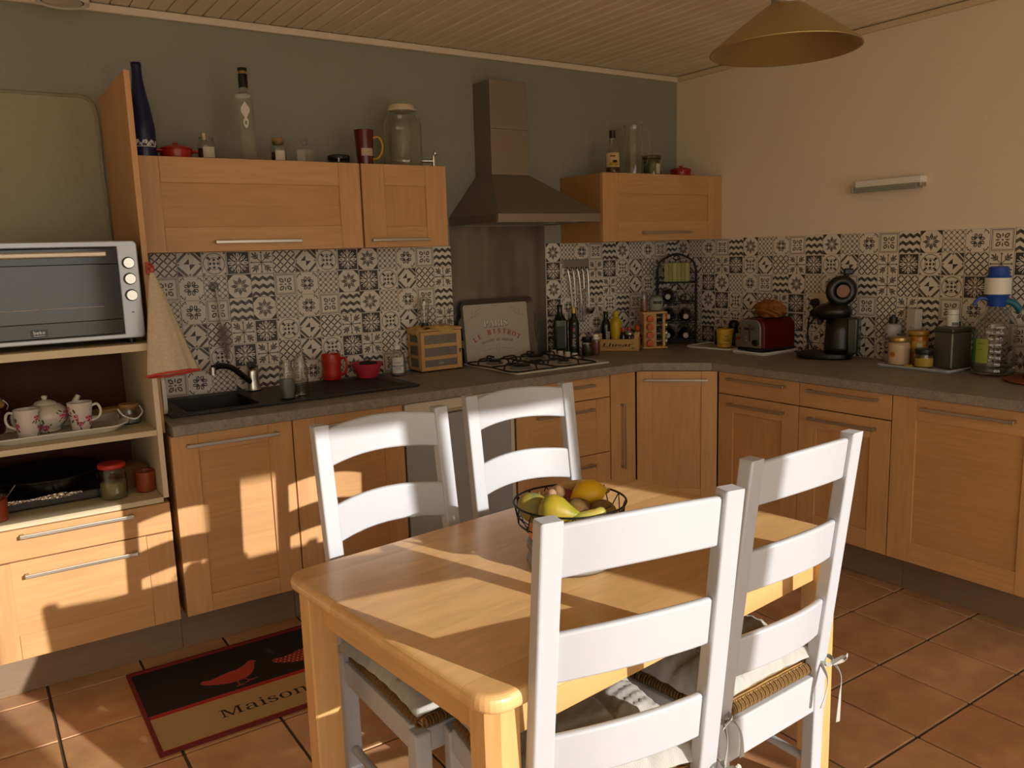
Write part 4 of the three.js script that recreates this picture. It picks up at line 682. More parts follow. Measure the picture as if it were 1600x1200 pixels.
{
  const x = -2.005, z = 0.135, t = T('soap_bottle', 'clear soap pump bottle with a white label next to the mesh cabinet', 'bottle', x, WY, z, toCam(x, z));
  glassVessel(t, [[0, 0.001], [0.034, 0.001], [0.038, 0.008], [0.039, 0.07], [0.034, 0.1], [0.018, 0.125], [0.013, 0.13]]);
  obj('soap', lathe([[0, 0.004], [0.035, 0.004], [0.0365, 0.07], [0, 0.072]], 24), new THREE.MeshPhysicalMaterial({ color: 0xd6dcdc, transmission: 0.7, roughness: 0.2, thickness: 0.03 }), t);
  const p = canvasTex(128, 160, (c) => { c.fillStyle = '#d6d6d4'; c.fillRect(0, 0, 128, 160); c.fillStyle = '#7e8a92'; c.fillRect(30, 46, 70, 5); c.fillRect(40, 58, 50, 4); c.fillStyle = '#2d6a9a'; c.fillRect(0, 84, 128, 8); c.fillStyle = '#b0615a'; c.fillRect(36, 104, 60, 8); c.fillStyle = '#8a9298'; c.fillRect(30, 122, 70, 4); });
  obj('label_paper', curved(0.0392, 0.075, 0, 0.016, 0, 0, 1.5), std(0xffffff, 0.6, { map: p }), t);
  const c = obj('pump', merged(cyl(0.015, 0.02, 0, 0.128, 0, 20), cyl(0.006, 0.028, 0, 0.148, 0, 14), bx(0.02, 0.01, 0.045, 0, 0.178, 0.01, { r: 0.004 })), M.whitePlain, t);
}
{ // mesh food cabinet
  const x = -1.771, z = 0.14, t = T('mesh_food_cabinet', 'small wooden food cabinet with metal mesh panels on the worktop', 'cabinet', x, WY, z, 0.02);
  const w = 0.118, h = 0.2, d0 = -0.235 + 0.115, b = 0.012, dz = 0.0, F = 0.0;
  const post = (px, pz) => bb(px - 0.009, px + 0.009, 0.008, h, pz - 0.009, pz + 0.009, { r: 0.002, g: 'y' });
  obj('frame', merged(post(-w + 0.009, F - 0.009), post(w - 0.009, F - 0.009), post(-w + 0.009, d0 + 0.009), post(w - 0.009, d0 + 0.009), ...[0.008, 0.066, 0.13, h - 0.02].flatMap((y) => [bb(-w, -w + 0.014, y, y + 0.016, d0, F, { g: 'z' }), bb(w - 0.014, w, y, y + 0.016, d0, F, { g: 'z' })])), M.rawWood, t);
  obj('bottom_board', bb(-w + 0.001, w - 0.001, 0.008, 0.016, d0, F - 0.002, { g: 'x' }), M.rawWood, t);
  const dr = obj('door', merged(bb(-w + 0.002, -w + 0.022, 0.006, h - 0.002, F + 0.001, F + 0.014, { g: 'y' }), bb(w - 0.03, w - 0.002, 0.006, h - 0.002, F + 0.001, F + 0.014, { g: 'y' }), ...[0.006, 0.058, 0.118, h - 0.02].map((y) => bb(-w + 0.022, w - 0.03, y, y + 0.018, F + 0.001, F + 0.0135, { g: 'x' }))), M.rawWood, t);
  const mesh = std(0x8d8a85, 0.5, { metalness: 0.5, map: weave });
  obj('door_mesh', bb(-w + 0.02, w - 0.028, 0.02, h - 0.01, F + 0.004, F + 0.0055, { r: 0 }), mesh, dr);
  obj('hook_latch', merged(bx(0.022, 0.004, 0.004, w - 0.006, 0.1, F + 0.018, { r: 0.001 }), bx(0.004, 0.02, 0.004, w - 0.016, 0.094, F + 0.018, { r: 0.001 }), bx(0.004, 0.02, 0.004, w - 0.002, 0.094, F + 0.018, { r: 0.001 })), M.black, dr);
  const logo = canvasTex(256, 128, (c) => { c.clearRect(0, 0, 256, 128); c.fillStyle = '#77736e'; c.fillRect(0, 0, 256, 128); c.fillStyle = '#b9b5ae'; c.font = 'italic bold 60px serif'; c.textAlign = 'center'; c.fillText('Lab', 128, 92); c.beginPath(); c.arc(128, 24, 10, 0, PI * 2); c.fill(); });
  obj('printed_mark', new THREE.PlaneGeometry(0.07, 0.032).translate(-0.004, 0.041, F + 0.0062), std(0xffffff, 0.6, { map: logo }), dr);
  for (const s of [-1, 1]) obj('side_mesh', bb(s * (w - 0.005) - 0.0008, s * (w - 0.005) + 0.0008, 0.02, h - 0.01, d0 + 0.012, F - 0.012, { r: 0 }), std(0x7a756c, 0.6, { metalness: 0.3, map: weave }), t);
  obj('back_board', bb(-w + 0.01, w - 0.01, 0.012, h - 0.004, d0, d0 + 0.006, { g: 'y' }), M.rawWood, t);
  obj('top_board', bb(-w - 0.006, w + 0.004, h, h + 0.012, d0 - 0.004, F + 0.014, { r: 0.003, g: 'x' }), M.rawWood, t);
  for (const [a, c] of [[-w + 0.012, F - 0.01], [w - 0.012, F - 0.01], [-w + 0.012, d0 + 0.01], [w - 0.012, d0 + 0.01]]) obj('foot', cyl(0.008, 0.008, a, 0, c, 12), M.black, t);
  // crumpled paper over the corner, and two glasses standing on top
  const pp = tag(obj(numbered('crumpled_paper'), (() => { const g = new THREE.PlaneGeometry(0.21, 0.11, 30, 16); g.rotateX(-PI / 2); const p = g.attributes.position; for (let i = 0; i < p.count; i++) { const a = p.getX(i), c = p.getZ(i); let y = 0.006 + 0.005 * Math.abs(Math.sin(a * 60 + c * 30)) + 0.003 * Math.sin(c * 110 - a * 40); if (a < -0.09) y -= (-0.09 - a) * 2.0; if (c > 0.03) y -= (c - 0.03) * (0.7 + 0.5 * Math.sin(a * 30)); p.setY(i, y); } g.computeVertexNormals(); g.translate(x - 0.03, WY + h + 0.012, z - 0.03); return flat(g); })(), std(0xc9a865, 0.8, { side: THREE.DoubleSide }), scene), 'crumpled brown paper draped over the mesh cabinet top', 'paper');
  const y2 = WY + h + 0.0225;
  const s1 = T('pepper_mill', 'clear glass mill with black base on the mesh cabinet', 'mill', x - 0.048, y2, z - 0.062);
  obj('base', cyl(0.021, 0.016, 0, 0, 0, 24, 0.018), M.black, s1); glassVessel(s1, [[0.016, 0.016], [0.018, 0.03], [0.026, 0.1], [0.027, 0.125], [0.02, 0.14], [0, 0.144]]); obj('spindle', rod([0, 0.016, 0], [0, 0.12, 0], 0.003, 8), M.chrome, s1);
  const s2 = T('upturned_jar', 'clear glass jar lying on its side behind the mill', 'jar', x + 0.06, y2 + 0.036, z - 0.07);
  const j = lathe([[0, 0], [0.033, 0], [0.036, 0.006], [0.036, 0.08], [0.028, 0.094], [0.028, 0.106]], 28); j.rotateZ(-PI / 2); j.translate(-0.05, 0, 0); obj('glass_body', j, M.glass, s2);
  const r2 = new THREE.TorusGeometry(0.029, 0.002, 6, 28); r2.rotateY(PI / 2); r2.translate(0.056, 0, 0); obj('rim', flat(r2), M.greyGlass, s2);
}
{ // bistro tray leaning on the steel sheet behind the hob
  const t = T('serving_tray', 'grey metal serving tray with red bistro lettering leaning behind the hob', 'tray', -1.36, 0.9012, 0.042);
  t.rotation.x = -0.1;
  const w = 0.415, h = 0.31, print = canvasTex(1024, 768, (c) => {
    c.fillStyle = '#b9b1a5'; c.fillRect(0, 0, 1024, 768); c.textAlign = 'center';
    c.font = 'bold 128px serif'; c.fillStyle = '#6c655d'; c.fillText('PARIS', 500, 318); c.fillStyle = '#e7e2d9'; c.fillText('PARIS', 494, 311); c.strokeStyle = '#6c655d'; c.lineWidth = 3; c.strokeText('PARIS', 494, 311);
    c.fillStyle = '#9b2a24'; c.font = 'bold 92px serif'; const s = 'LE BISTROT'; [...s].forEach((ch, i) => { const a = (i - (s.length - 1) / 2) * 0.121; c.save(); c.translate(500 + 640 * Math.sin(a), 1050 - 640 * Math.cos(a)); c.rotate(a); c.fillText(ch, 0, 0); c.restore(); });
    c.fillStyle = '#5e4a42'; c.font = 'bold 44px serif'; const q = 'CUISINE DU MARCHÉ'; [...q].forEach((ch, i) => { const a = (i - (q.length - 1) / 2) * 0.034; c.save(); c.translate(500 + 880 * Math.sin(a), 1388 - 880 * Math.cos(a)); c.rotate(a); c.fillText(ch, 0, 0); c.restore(); });
    c.strokeStyle = '#7d7267'; c.lineWidth = 4; c.beginPath(); c.moveTo(250, 622); c.bezierCurveTo(340, 650, 380, 590, 440, 620); c.moveTo(750, 622); c.bezierCurveTo(660, 650, 620, 590, 560, 620); c.stroke(); c.beginPath(); c.ellipse(500, 618, 22, 52, 0, 0, PI * 2); c.moveTo(500, 566); c.lineTo(500, 545); c.stroke();
    c.strokeStyle = '#8f5149'; for (const sx of [-1, 1]) { c.save(); c.translate(sx < 0 ? 170 : 850, 130); c.scale(-sx, 1); c.beginPath(); c.moveTo(-110, 70); c.bezierCurveTo(-60, 20, 0, 60, 10, 0); c.bezierCurveTo(20, -50, 70, -60, 100, -70); c.moveTo(-40, 40); c.bezierCurveTo(-20, -20, -60, -30, -20, -50); c.moveTo(0, 40); c.bezierCurveTo(40, 20, 40, -20, 70, -20); c.stroke(); c.restore(); }
  });
  const plate = flat(new THREE.PlaneGeometry(w - 0.012, h - 0.012)); plate.translate(0, h / 2, 0.0042);
  obj('tray_base', ext(poly(rrect(w, h, 0.03).map(([a, b]) => [a, b + h / 2])), 0.003, 0), std(0x6a5f55, 0.5, { metalness: 0.5 }), t);
  obj('printed_face', plate, std(0xffffff, 0.55, { map: print }), t);
  const rimM = std(0x6b6259, 0.45, { metalness: 0.6 });
  const outer = rrect(w + 0.05, h + 0.04, 0.04).map(([a, b]) => [a, b + h / 2]), inner = rrect(w - 0.004, h - 0.004, 0.028).map(([a, b]) => [a, b + h / 2]), pos = [], n = outer.length;
  for (let i = 0; i < n; i++) { const a = inner[i], b = inner[(i + 1) % n], c = outer[i], d = outer[(i + 1) % n]; pos.push(a[0], a[1], 0.003, c[0], Math.max(c[1], 0.001), 0.032, b[0], b[1], 0.003, b[0], b[1], 0.003, c[0], Math.max(c[1], 0.001), 0.032, d[0], Math.max(d[1], 0.001), 0.032); }
  const g = new THREE.BufferGeometry(); g.setAttribute('position', new THREE.Float32BufferAttribute(pos, 3)); g.computeVertexNormals(); g.setAttribute('uv', new THREE.Float32BufferAttribute(new Array(pos.length / 3 * 2).fill(0), 2));
  rimM.side = THREE.DoubleSide; obj('flared_rim', g, rimM, t);
  for (const s of [-1, 1]) obj('handle', ext(poly([[0, -0.085], [0.022, -0.06], [0.03, 0], [0.022, 0.06], [0, 0.085]].map(([a, b]) => [s * (a + w / 2 + 0.02), b + h * 0.52]), [[[0.004, -0.04], [0.018, -0.03], [0.02, 0], [0.018, 0.03], [0.004, 0.04]].map(([a, b]) => [s * (a + w / 2 + 0.02), b + h * 0.52])]), 0.003, 0).translate(0, 0, 0.029), rimM, t);
}
// bottles right of the hob
{
  const t = T('green_bottle', 'large dark green square oil bottle right of the hob', 'bottle', -0.985, WY, 0.088, -0.5), m = new THREE.MeshPhysicalMaterial({ color: 0x14271a, roughness: 0.1, transmission: 0.15, thickness: 0.05 });
  obj('bottle_body', merged(ext(poly(rrect(0.078, 0.078, 0.016)), 0.185, 0.004).rotateX(-PI / 2).translate(0, 0.006, 0), lathe([[0.036, 0.192], [0.026, 0.21], [0.015, 0.225], [0.014, 0.262], [0.0165, 0.264], [0.0165, 0.276], [0, 0.276]], 24)), m, t);
  obj('label_paper', bx(0.045, 0.12, 0.001, 0, 0.1, 0.0405, { r: 0 }), std(0x26302a, 0.6), t);
}
{
  const x = -0.938, z = 0.152, t = T('oil_bottle', 'dark oil bottle with a gold cap and red emblem', 'bottle', x, WY, z, toCam(x, z));
  obj('bottle_body', lathe([[0, 0.001], [0.026, 0.001], [0.029, 0.006], [0.029, 0.17], [0.023, 0.195], [0.0135, 0.21], [0.0125, 0.24], [0, 0.24]], 32), new THREE.MeshPhysicalMaterial({ color: 0x1a2414, roughness: 0.12, transmission: 0.2, thickness: 0.04 }), t);
  const p = canvasTex(96, 192, (c) => { c.fillStyle = '#1c2118'; c.fillRect(0, 0, 96, 192); c.fillStyle = '#a53a33'; c.beginPath(); c.arc(48, 44, 16, 0, PI * 2); c.fill(); c.strokeStyle = '#c9c2b2'; c.lineWidth = 4; c.beginPath(); c.arc(48, 92, 10, 0, PI * 2); c.stroke(); c.fillStyle = '#c9c2b2'; for (let i = 0; i < 5; i++) c.fillRect(26, 118 + i * 13, 44 - (i % 2) * 14, 5); });
  obj('label_paper', curved(0.0295, 0.13, 0, 0.04, 0, 0, 1.4), std(0xffffff, 0.5, { map: p }), t);
  obj('cap', merged(cyl(0.0155, 0.03, 0, 0.232, 0, 24), cyl(0.0165, 0.006, 0, 0.23, 0, 24)), std(0xb89a4a, 0.35, { metalness: 0.5 }), t);
}
{
  const x = -0.915, z = 0.235, t = T('spice_pot', 'small clear spice pot with a black lid in front of the oil bottle', 'jar', x, WY, z);
  glassVessel(t, [[0, 0.001], [0.026, 0.001], [0.028, 0.004], [0.028, 0.07], [0.024, 0.078]]); obj('contents', lathe([[0, 0.003], [0.026, 0.003], [0.026, 0.06], [0, 0.06]], 24), std(0x6a6353, 0.8, { map: mottle }), t);
  obj('lid', lathe([[0, 0.076], [0.027, 0.076], [0.028, 0.1], [0.024, 0.104], [0, 0.104]], 24), M.black, t);
}
{
  const x = -0.855, z = 0.24, t = T('pink_salt_mill', 'small mill of pink salt with white cap beside the spice pot', 'mill', x, WY, z);
  glassVessel(t, [[0, 0.001], [0.02, 0.001], [0.022, 0.004], [0.022, 0.08], [0.018, 0.088]]); obj('contents', lathe([[0, 0.003], [0.0205, 0.003], [0.0205, 0.075], [0, 0.075]], 24), std(0xb57264, 0.7, { map: mottle }), t);
  obj('cap', merged(cyl(0.019, 0.012, 0, 0.086, 0, 20), bx(0.03, 0.016, 0.018, -0.008, 0.106, 0.004, { r: 0.004 })), M.whitePlain, t);
}
// utensil rail with hanging tools
{
  const t = T('utensil_rail', 'steel plate rail with hooks holding kitchen tools on the tiles', 'rail', -0.806, 1.372, 0.0055);
  obj('plate', bb(-0.094, 0.094, 0.0, 0.048, 0, 0.012, { r: 0.004 }), std(0x9b958c, 0.4, { metalness: 0.5 }), t);
  for (let i = 0; i < 5; i++) obj('hook', tube([[-0.07 + i * 0.035, 0.006, 0.012], [-0.07 + i * 0.035, -0.012, 0.02], [-0.07 + i * 0.035, -0.012, 0.03], [-0.07 + i * 0.035, 0.002, 0.034]], 0.0025, 14, 6), M.black, t);
  const tool = (n, label, x, len, head, lean) => { const u = T(n, label, 'kitchen tool', x, 1.36, 0.034); obj('handle', merged(tube([[0, 0.004, -0.006], [lean * 0.3, -len * 0.3, 0], [lean, -len, 0]], 0.006, 16, 8)), M.chrome, u); const ring = new THREE.TorusGeometry(0.006, 0.0016, 6, 16); ring.translate(0, 0.002, -0.004); obj('ring', flat(ring), M.chrome, u); obj(head[0], head[1].map((g) => g.translate(lean, -len, 0)), head[2] || M.chrome, u); return u; };
  tool('spatula', 'long steel spatula hanging first from the left on the rail', -0.876, 0.16, ['blade', [rod([0, 0, 0], [0.004, -0.06, 0], 0.0035, 8), bx(0.045, 0.09, 0.002, 0.006, -0.1, 0, { r: 0.001 })]], 0.022);
  tool('serving_fork', 'two-pronged steel serving fork hanging second on the rail', -0.841, 0.09, ['prongs', [rod([0, 0, 0], [0.006, -0.09, 0], 0.003, 8), rod([0.006, -0.09, 0], [0.0, -0.16, 0], 0.002, 6), rod([0.006, -0.09, 0], [0.014, -0.16, 0], 0.002, 6)]], 0.006);
  tool('slotted_turner', 'slotted steel turner hanging third on the rail', -0.806, 0.15, ['blade', [rod([0, 0, 0], [0.002, -0.04, 0], 0.0035, 8), bx(0.012, 0.1, 0.002, -0.016, -0.09, 0, { r: 0.001 }), bx(0.012, 0.1, 0.002, 0.002, -0.09, 0, { r: 0.001 }), bx(0.012, 0.1, 0.002, 0.02, -0.09, 0, { r: 0.001 }), bx(0.05, 0.012, 0.002, 0.002, -0.04, 0, { r: 0.001 }), bx(0.05, 0.01, 0.002, 0.002, -0.138, 0, { r: 0.001 })]], 0.018);
  const wires = []; for (let i = 0; i < 6; i++) { const a = (i / 6) * PI, c = Math.cos(a) * 0.03, s = Math.sin(a) * 0.02; wires.push(tube([[0, -0.012, 0], [c * 0.7, -0.05, s * 0.7], [c, -0.1, s], [0, -0.138, 0], [-c, -0.1, -s], [-c * 0.7, -0.05, -s * 0.7], [0, -0.012, 0]], 0.0013, 40, 5)); }
  tool('whisk', 'balloon whisk with steel wires hanging fourth on the rail', -0.771, 0.105, ['wires', wires], 0.006);
  tool('ladle', 'steel ladle hanging last on the right of the rail', -0.736, 0.15, ['scoop', [rod([0, 0, 0], [0, -0.05, 0], 0.0035, 8), lathe([[0, -0.105], [0.02, -0.1], [0.032, -0.083], [0.036, -0.065], [0.034, -0.065], [0.03, -0.082], [0.019, -0.097], [0, -0.102]], 24)]], 0.004);
}
// wooden crate with bottles
{
  const ry = -0.82, x = -0.635, z = 0.178, t = T('wooden_crate', 'small wooden crate with black script lettering holding bottles and sauces', 'crate', x, WY, z, ry);
  const w = 0.116, h = 0.074, d = 0.06;
  const print = canvasTex(512, 256, (c) => { c.fillStyle = '#c89d5f'; c.fillRect(0, 0, 512, 256); for (let i = 0; i < 60; i++) { c.fillStyle = `rgba(90,50,10,${rr(0.02, 0.07)})`; c.fillRect(0, rr(0, 256), 512, rr(1, 5)); } c.fillStyle = '#221b14'; c.font = 'italic bold 118px serif'; c.textAlign = 'center'; c.fillText('Llusar', 240, 162); c.strokeStyle = '#221b14'; c.lineWidth = 7; c.beginPath(); c.moveTo(96, 176); c.bezierCurveTo(180, 214, 280, 196, 330, 178); c.stroke(); c.fillStyle = '#566a5a'; c.beginPath(); c.arc(446, 196, 22, 0, PI * 2); c.fill(); c.fillStyle = '#8ea08a'; c.fillRect(426, 188, 40, 6); c.fillStyle = '#7d8a9a'; c.beginPath(); c.moveTo(70, 190); c.lineTo(104, 170); c.lineTo(100, 200); c.fill(); });
  obj('front_board', bb(-w, w, 0.002, h - 0.006, d - 0.008, d, { r: 0.002, g: 'x' }), M.rawWood, t);
  obj('printed_front', new THREE.PlaneGeometry(2 * w - 0.006, h - 0.014).translate(0, h / 2 - 0.002, d + 0.0005), std(0xffffff, 0.75, { map: print }), t);
  for (const [a, b, c, e] of [[-w, w, -d, -d + 0.008], [-w, -w + 0.008, -d + 0.008, d - 0.008], [w - 0.008, w, -d + 0.008, d - 0.008]]) obj('side_board', bb(a, b, 0.002, h - 0.006, c, e, { r: 0.002, g: a === -w && b === w ? 'x' : 'z' }), M.rawWood, t);
  obj('bottom_board', bb(-w + 0.008, w - 0.008, 0.002, 0.008, -d + 0.008, d - 0.008, { r: 0.001 }), M.rawWood, t);
  for (const [a, c] of [[-w + 0.014, d - 0.016], [w - 0.014, d - 0.016], [-w + 0.014, -d + 0.016], [w - 0.014, -d + 0.016]]) obj('corner_block', bb(a - 0.011, a + 0.011, 0.008, h + 0.026, c - 0.007, c + 0.007, { r: 0.002, g: 'y' }), M.rawWood, t);
  const put = (lx, lz) => [x + lx * Math.cos(ry) + lz * Math.sin(ry), z - lx * Math.sin(ry) + lz * Math.cos(ry)];
  const cy = WY + 0.0085;
  const B = (n, l, cat, lx, lz) => { const [a, b] = put(lx, lz); return T(n, l, cat, a, cy, b, ry); };
  let b = B('vinegar_bottle', 'black vinegar bottle with tilted spout at the crate\'s left end', 'bottle', -0.075, -0.008);
  obj('bottle_body', lathe([[0, 0.001], [0.026, 0.001], [0.029, 0.006], [0.029, 0.13], [0.022, 0.155], [0.013, 0.17], [0.012, 0.2], [0.0145, 0.202], [0.0145, 0.212], [0, 0.212]], 28), std(0x0f1114, 0.15), b);
  obj('label_paper', curved(0.0295, 0.07, 0, 0.03, 0, 0.6, 0.8), std(0x8d8c88, 0.7), b);
  b = B('yellow_bottle', 'yellow squeeze bottle standing in the wooden crate', 'bottle', -0.018, -0.012);
  obj('bottle_body', lathe([[0, 0.001], [0.026, 0.001], [0.029, 0.006], [0.03, 0.06], [0.028, 0.075], [0.033, 0.09], [0.034, 0.14], [0.029, 0.166], [0.014, 0.178], [0.013, 0.184]], 32), std(0xc2a41e, 0.35), b);
  obj('cap', lathe([[0, 0.183], [0.0155, 0.183], [0.0155, 0.208], [0.013, 0.214], [0, 0.214]], 20), std(0xd0b42a, 0.35), b);
  b = B('sauce_bottle', 'small brown sauce bottle with a red cap in the crate', 'bottle', 0.025, 0.008);
  obj('bottle_body', lathe([[0, 0.001], [0.018, 0.001], [0.02, 0.004], [0.02, 0.07], [0.012, 0.088], [0.0105, 0.1], [0, 0.1]], 24), std(0x25140f, 0.2), b); obj('cap', cyl(0.0125, 0.022, 0, 0.098, 0, 18), std(0xa8302a, 0.4), b); obj('label_paper', curved(0.0204, 0.03, 0, 0.02, 0, 0, 1.3), std(0x87807a, 0.7), b);
  b = B('pepper_sauce_bottle', 'clear pepper sauce bottle with red cap beside the salt shaker', 'bottle', 0.056, -0.018);
  glassVessel(b, [[0, 0.001], [0.017, 0.001], [0.018, 0.004], [0.018, 0.08], [0.01, 0.095], [0.009, 0.105]]); obj('contents', lathe([[0, 0.003], [0.0165, 0.003], [0.0165, 0.072], [0, 0.072]], 20), std(0x6c4a44, 0.6), b); obj('cap', cyl(0.011, 0.022, 0, 0.102, 0, 18), std(0xb2382e, 0.4), b);
  b = B('salt_shaker', 'glass salt shaker with a shiny metal lid in the crate', 'shaker', 0.062, 0.03);
  glassVessel(b, [[0, 0.001], [0.018, 0.001], [0.019, 0.004], [0.021, 0.07], [0.018, 0.078]]); obj('salt', lathe([[0, 0.003], [0.0175, 0.003], [0.019, 0.045], [0, 0.046]], 20), std(0xe3ded4, 0.9), b); obj('lid', lathe([[0, 0.077], [0.02, 0.077], [0.0205, 0.092], [0.014, 0.1], [0, 0.102]], 24), M.chrome, b);
}
// revolving spice rack
{
  const x = -0.425, z = 0.225, ry = toCam(x, z) + 0.28, t = T('spice_rack', 'wooden spice rack with orange-capped jars beside the crate', 'spice rack', x, WY, z, ry);
  const w = 0.062, h = 0.2;
  for (const y of [0.002, h]) obj('shelf_board', bx(2 * w + 0.02, 0.011, 2 * w + 0.02, 0, y + 0.0055, 0, { r: 0.003 }), M.rawWood, t);
  obj('pierced_side', bb(-w, w - 0.052, 0.013, h, w - 0.006, w, { r: 0.001, g: 'y' }), M.rawWood, t);
  obj('corner_post', bb(w - 0.014, w, 0.013, h, w - 0.014, w, { r: 0.001, g: 'y' }), M.rawWood, t);
  obj('far_side', bb(-w, -w + 0.006, 0.013, h, -w, w - 0.008, { r: 0.001, g: 'y' }), M.rawWood, t);
  const cap = std(0xc85a1c, 0.45), jarM = new THREE.MeshPhysicalMaterial({ color: 0xb9b3a6, roughness: 0.1, transmission: 0.8, thickness: 0 });
  let n = 0; const where = ['top', 'second', 'third', 'lowest'];
  const jarAt = (lx, ly, lz, side, lab, capM, spice) => {
    const g = new THREE.Group(); g.name = numbered('spice_jar'); const c = Math.cos(ry), s = Math.sin(ry); g.position.set(x + lx * c + lz * s, WY + ly, z - lx * s + lz * c); g.rotation.y = ry + side; scene.add(g); tag(g, lab, 'jar', 'jars in the spice rack');
    obj('glass_body', lathe([[0, -0.05], [0.017, -0.05], [0.0175, 0.008]], 20).rotateX(PI / 2), jarM, g); obj('spice', lathe([[0, -0.048], [0.0155, -0.048], [0.0155, 0.0], [0, 0.0]], 16).rotateX(PI / 2), std(spice, 0.9, { map: mottle }), g);
    obj('cap', merged(lathe([[0, 0.006], [0.0195, 0.006], [0.0195, 0.024], [0.017, 0.027], [0, 0.027]], 24).rotateX(PI / 2)), capM, g); const r = new THREE.TorusGeometry(0.009, 0.0012, 6, 20); r.translate(0, 0, 0.027); obj('cap_ring', flat(r), capM, g);
  };
  const spices = [0x7a3b1c, 0x4a4a26, 0x8a5a2a, 0x5a2a1a];
  for (let i = 0; i < 4; i++) jarAt(-0.032, 0.173 - i * 0.046, w + 0.003, 0, `orange-capped spice jar, ${where[i]} of the front row in the rack`, cap, spices[i]);
  for (let i = 0; i < 4; i++) jarAt(w + 0.004, 0.173 - i * 0.046, -0.012, PI / 2, i ? `silver-capped spice jar, ${where[i]} on the rack's right side` : 'orange-capped spice jar at the top of the rack\'s right side', i ? M.nickel : cap, spices[(i + 1) % 4]);
  for (let i = 1; i < 3; i++) jarAt(-w - 0.008, 0.173 - i * 0.056, 0.0, -PI / 2, `orange-capped spice jar, ${['', 'upper', 'lower'][i]} on the rack's left side behind the crate`, cap, spices[i]);
  const ty = WY + h + 0.0115;
  const a = T('pink_salt_jar', 'slim glass jar of pink salt on top of the spice rack', 'jar', x - 0.045 * Math.cos(ry), ty, z + 0.045 * Math.sin(ry));
  glassVessel(a, [[0, 0.001], [0.021, 0.001], [0.022, 0.004], [0.022, 0.09], [0.016, 0.1], [0.016, 0.112], [0, 0.114]]); obj('salt', lathe([[0, 0.003], [0.0205, 0.003], [0.0205, 0.07], [0, 0.072]], 20), std(0xc08874, 0.9, { map: mottle }), a);
  const b = T('round_tin', 'pale green rounded tin with dark wording on top of the spice rack', 'tin', x + 0.025 * Math.cos(ry), ty, z - 0.025 * Math.sin(ry), ry);
  obj('tin_body', lathe([[0, 0.001], [0.03, 0.001], [0.036, 0.01], [0.041, 0.04], [0.038, 0.07], [0.031, 0.08], [0, 0.08]], 32), std(0x8f9c8c, 0.35), b); obj('lid', lathe([[0.032, 0.0795], [0.034, 0.086], [0.024, 0.09], [0, 0.09]], 28), std(0x5e6b58, 0.4), b); obj('printed_band', curved(0.0413, 0.016, 0, 0.042, 0, 0, 1.3), std(0x2d3330, 0.6), b);
}

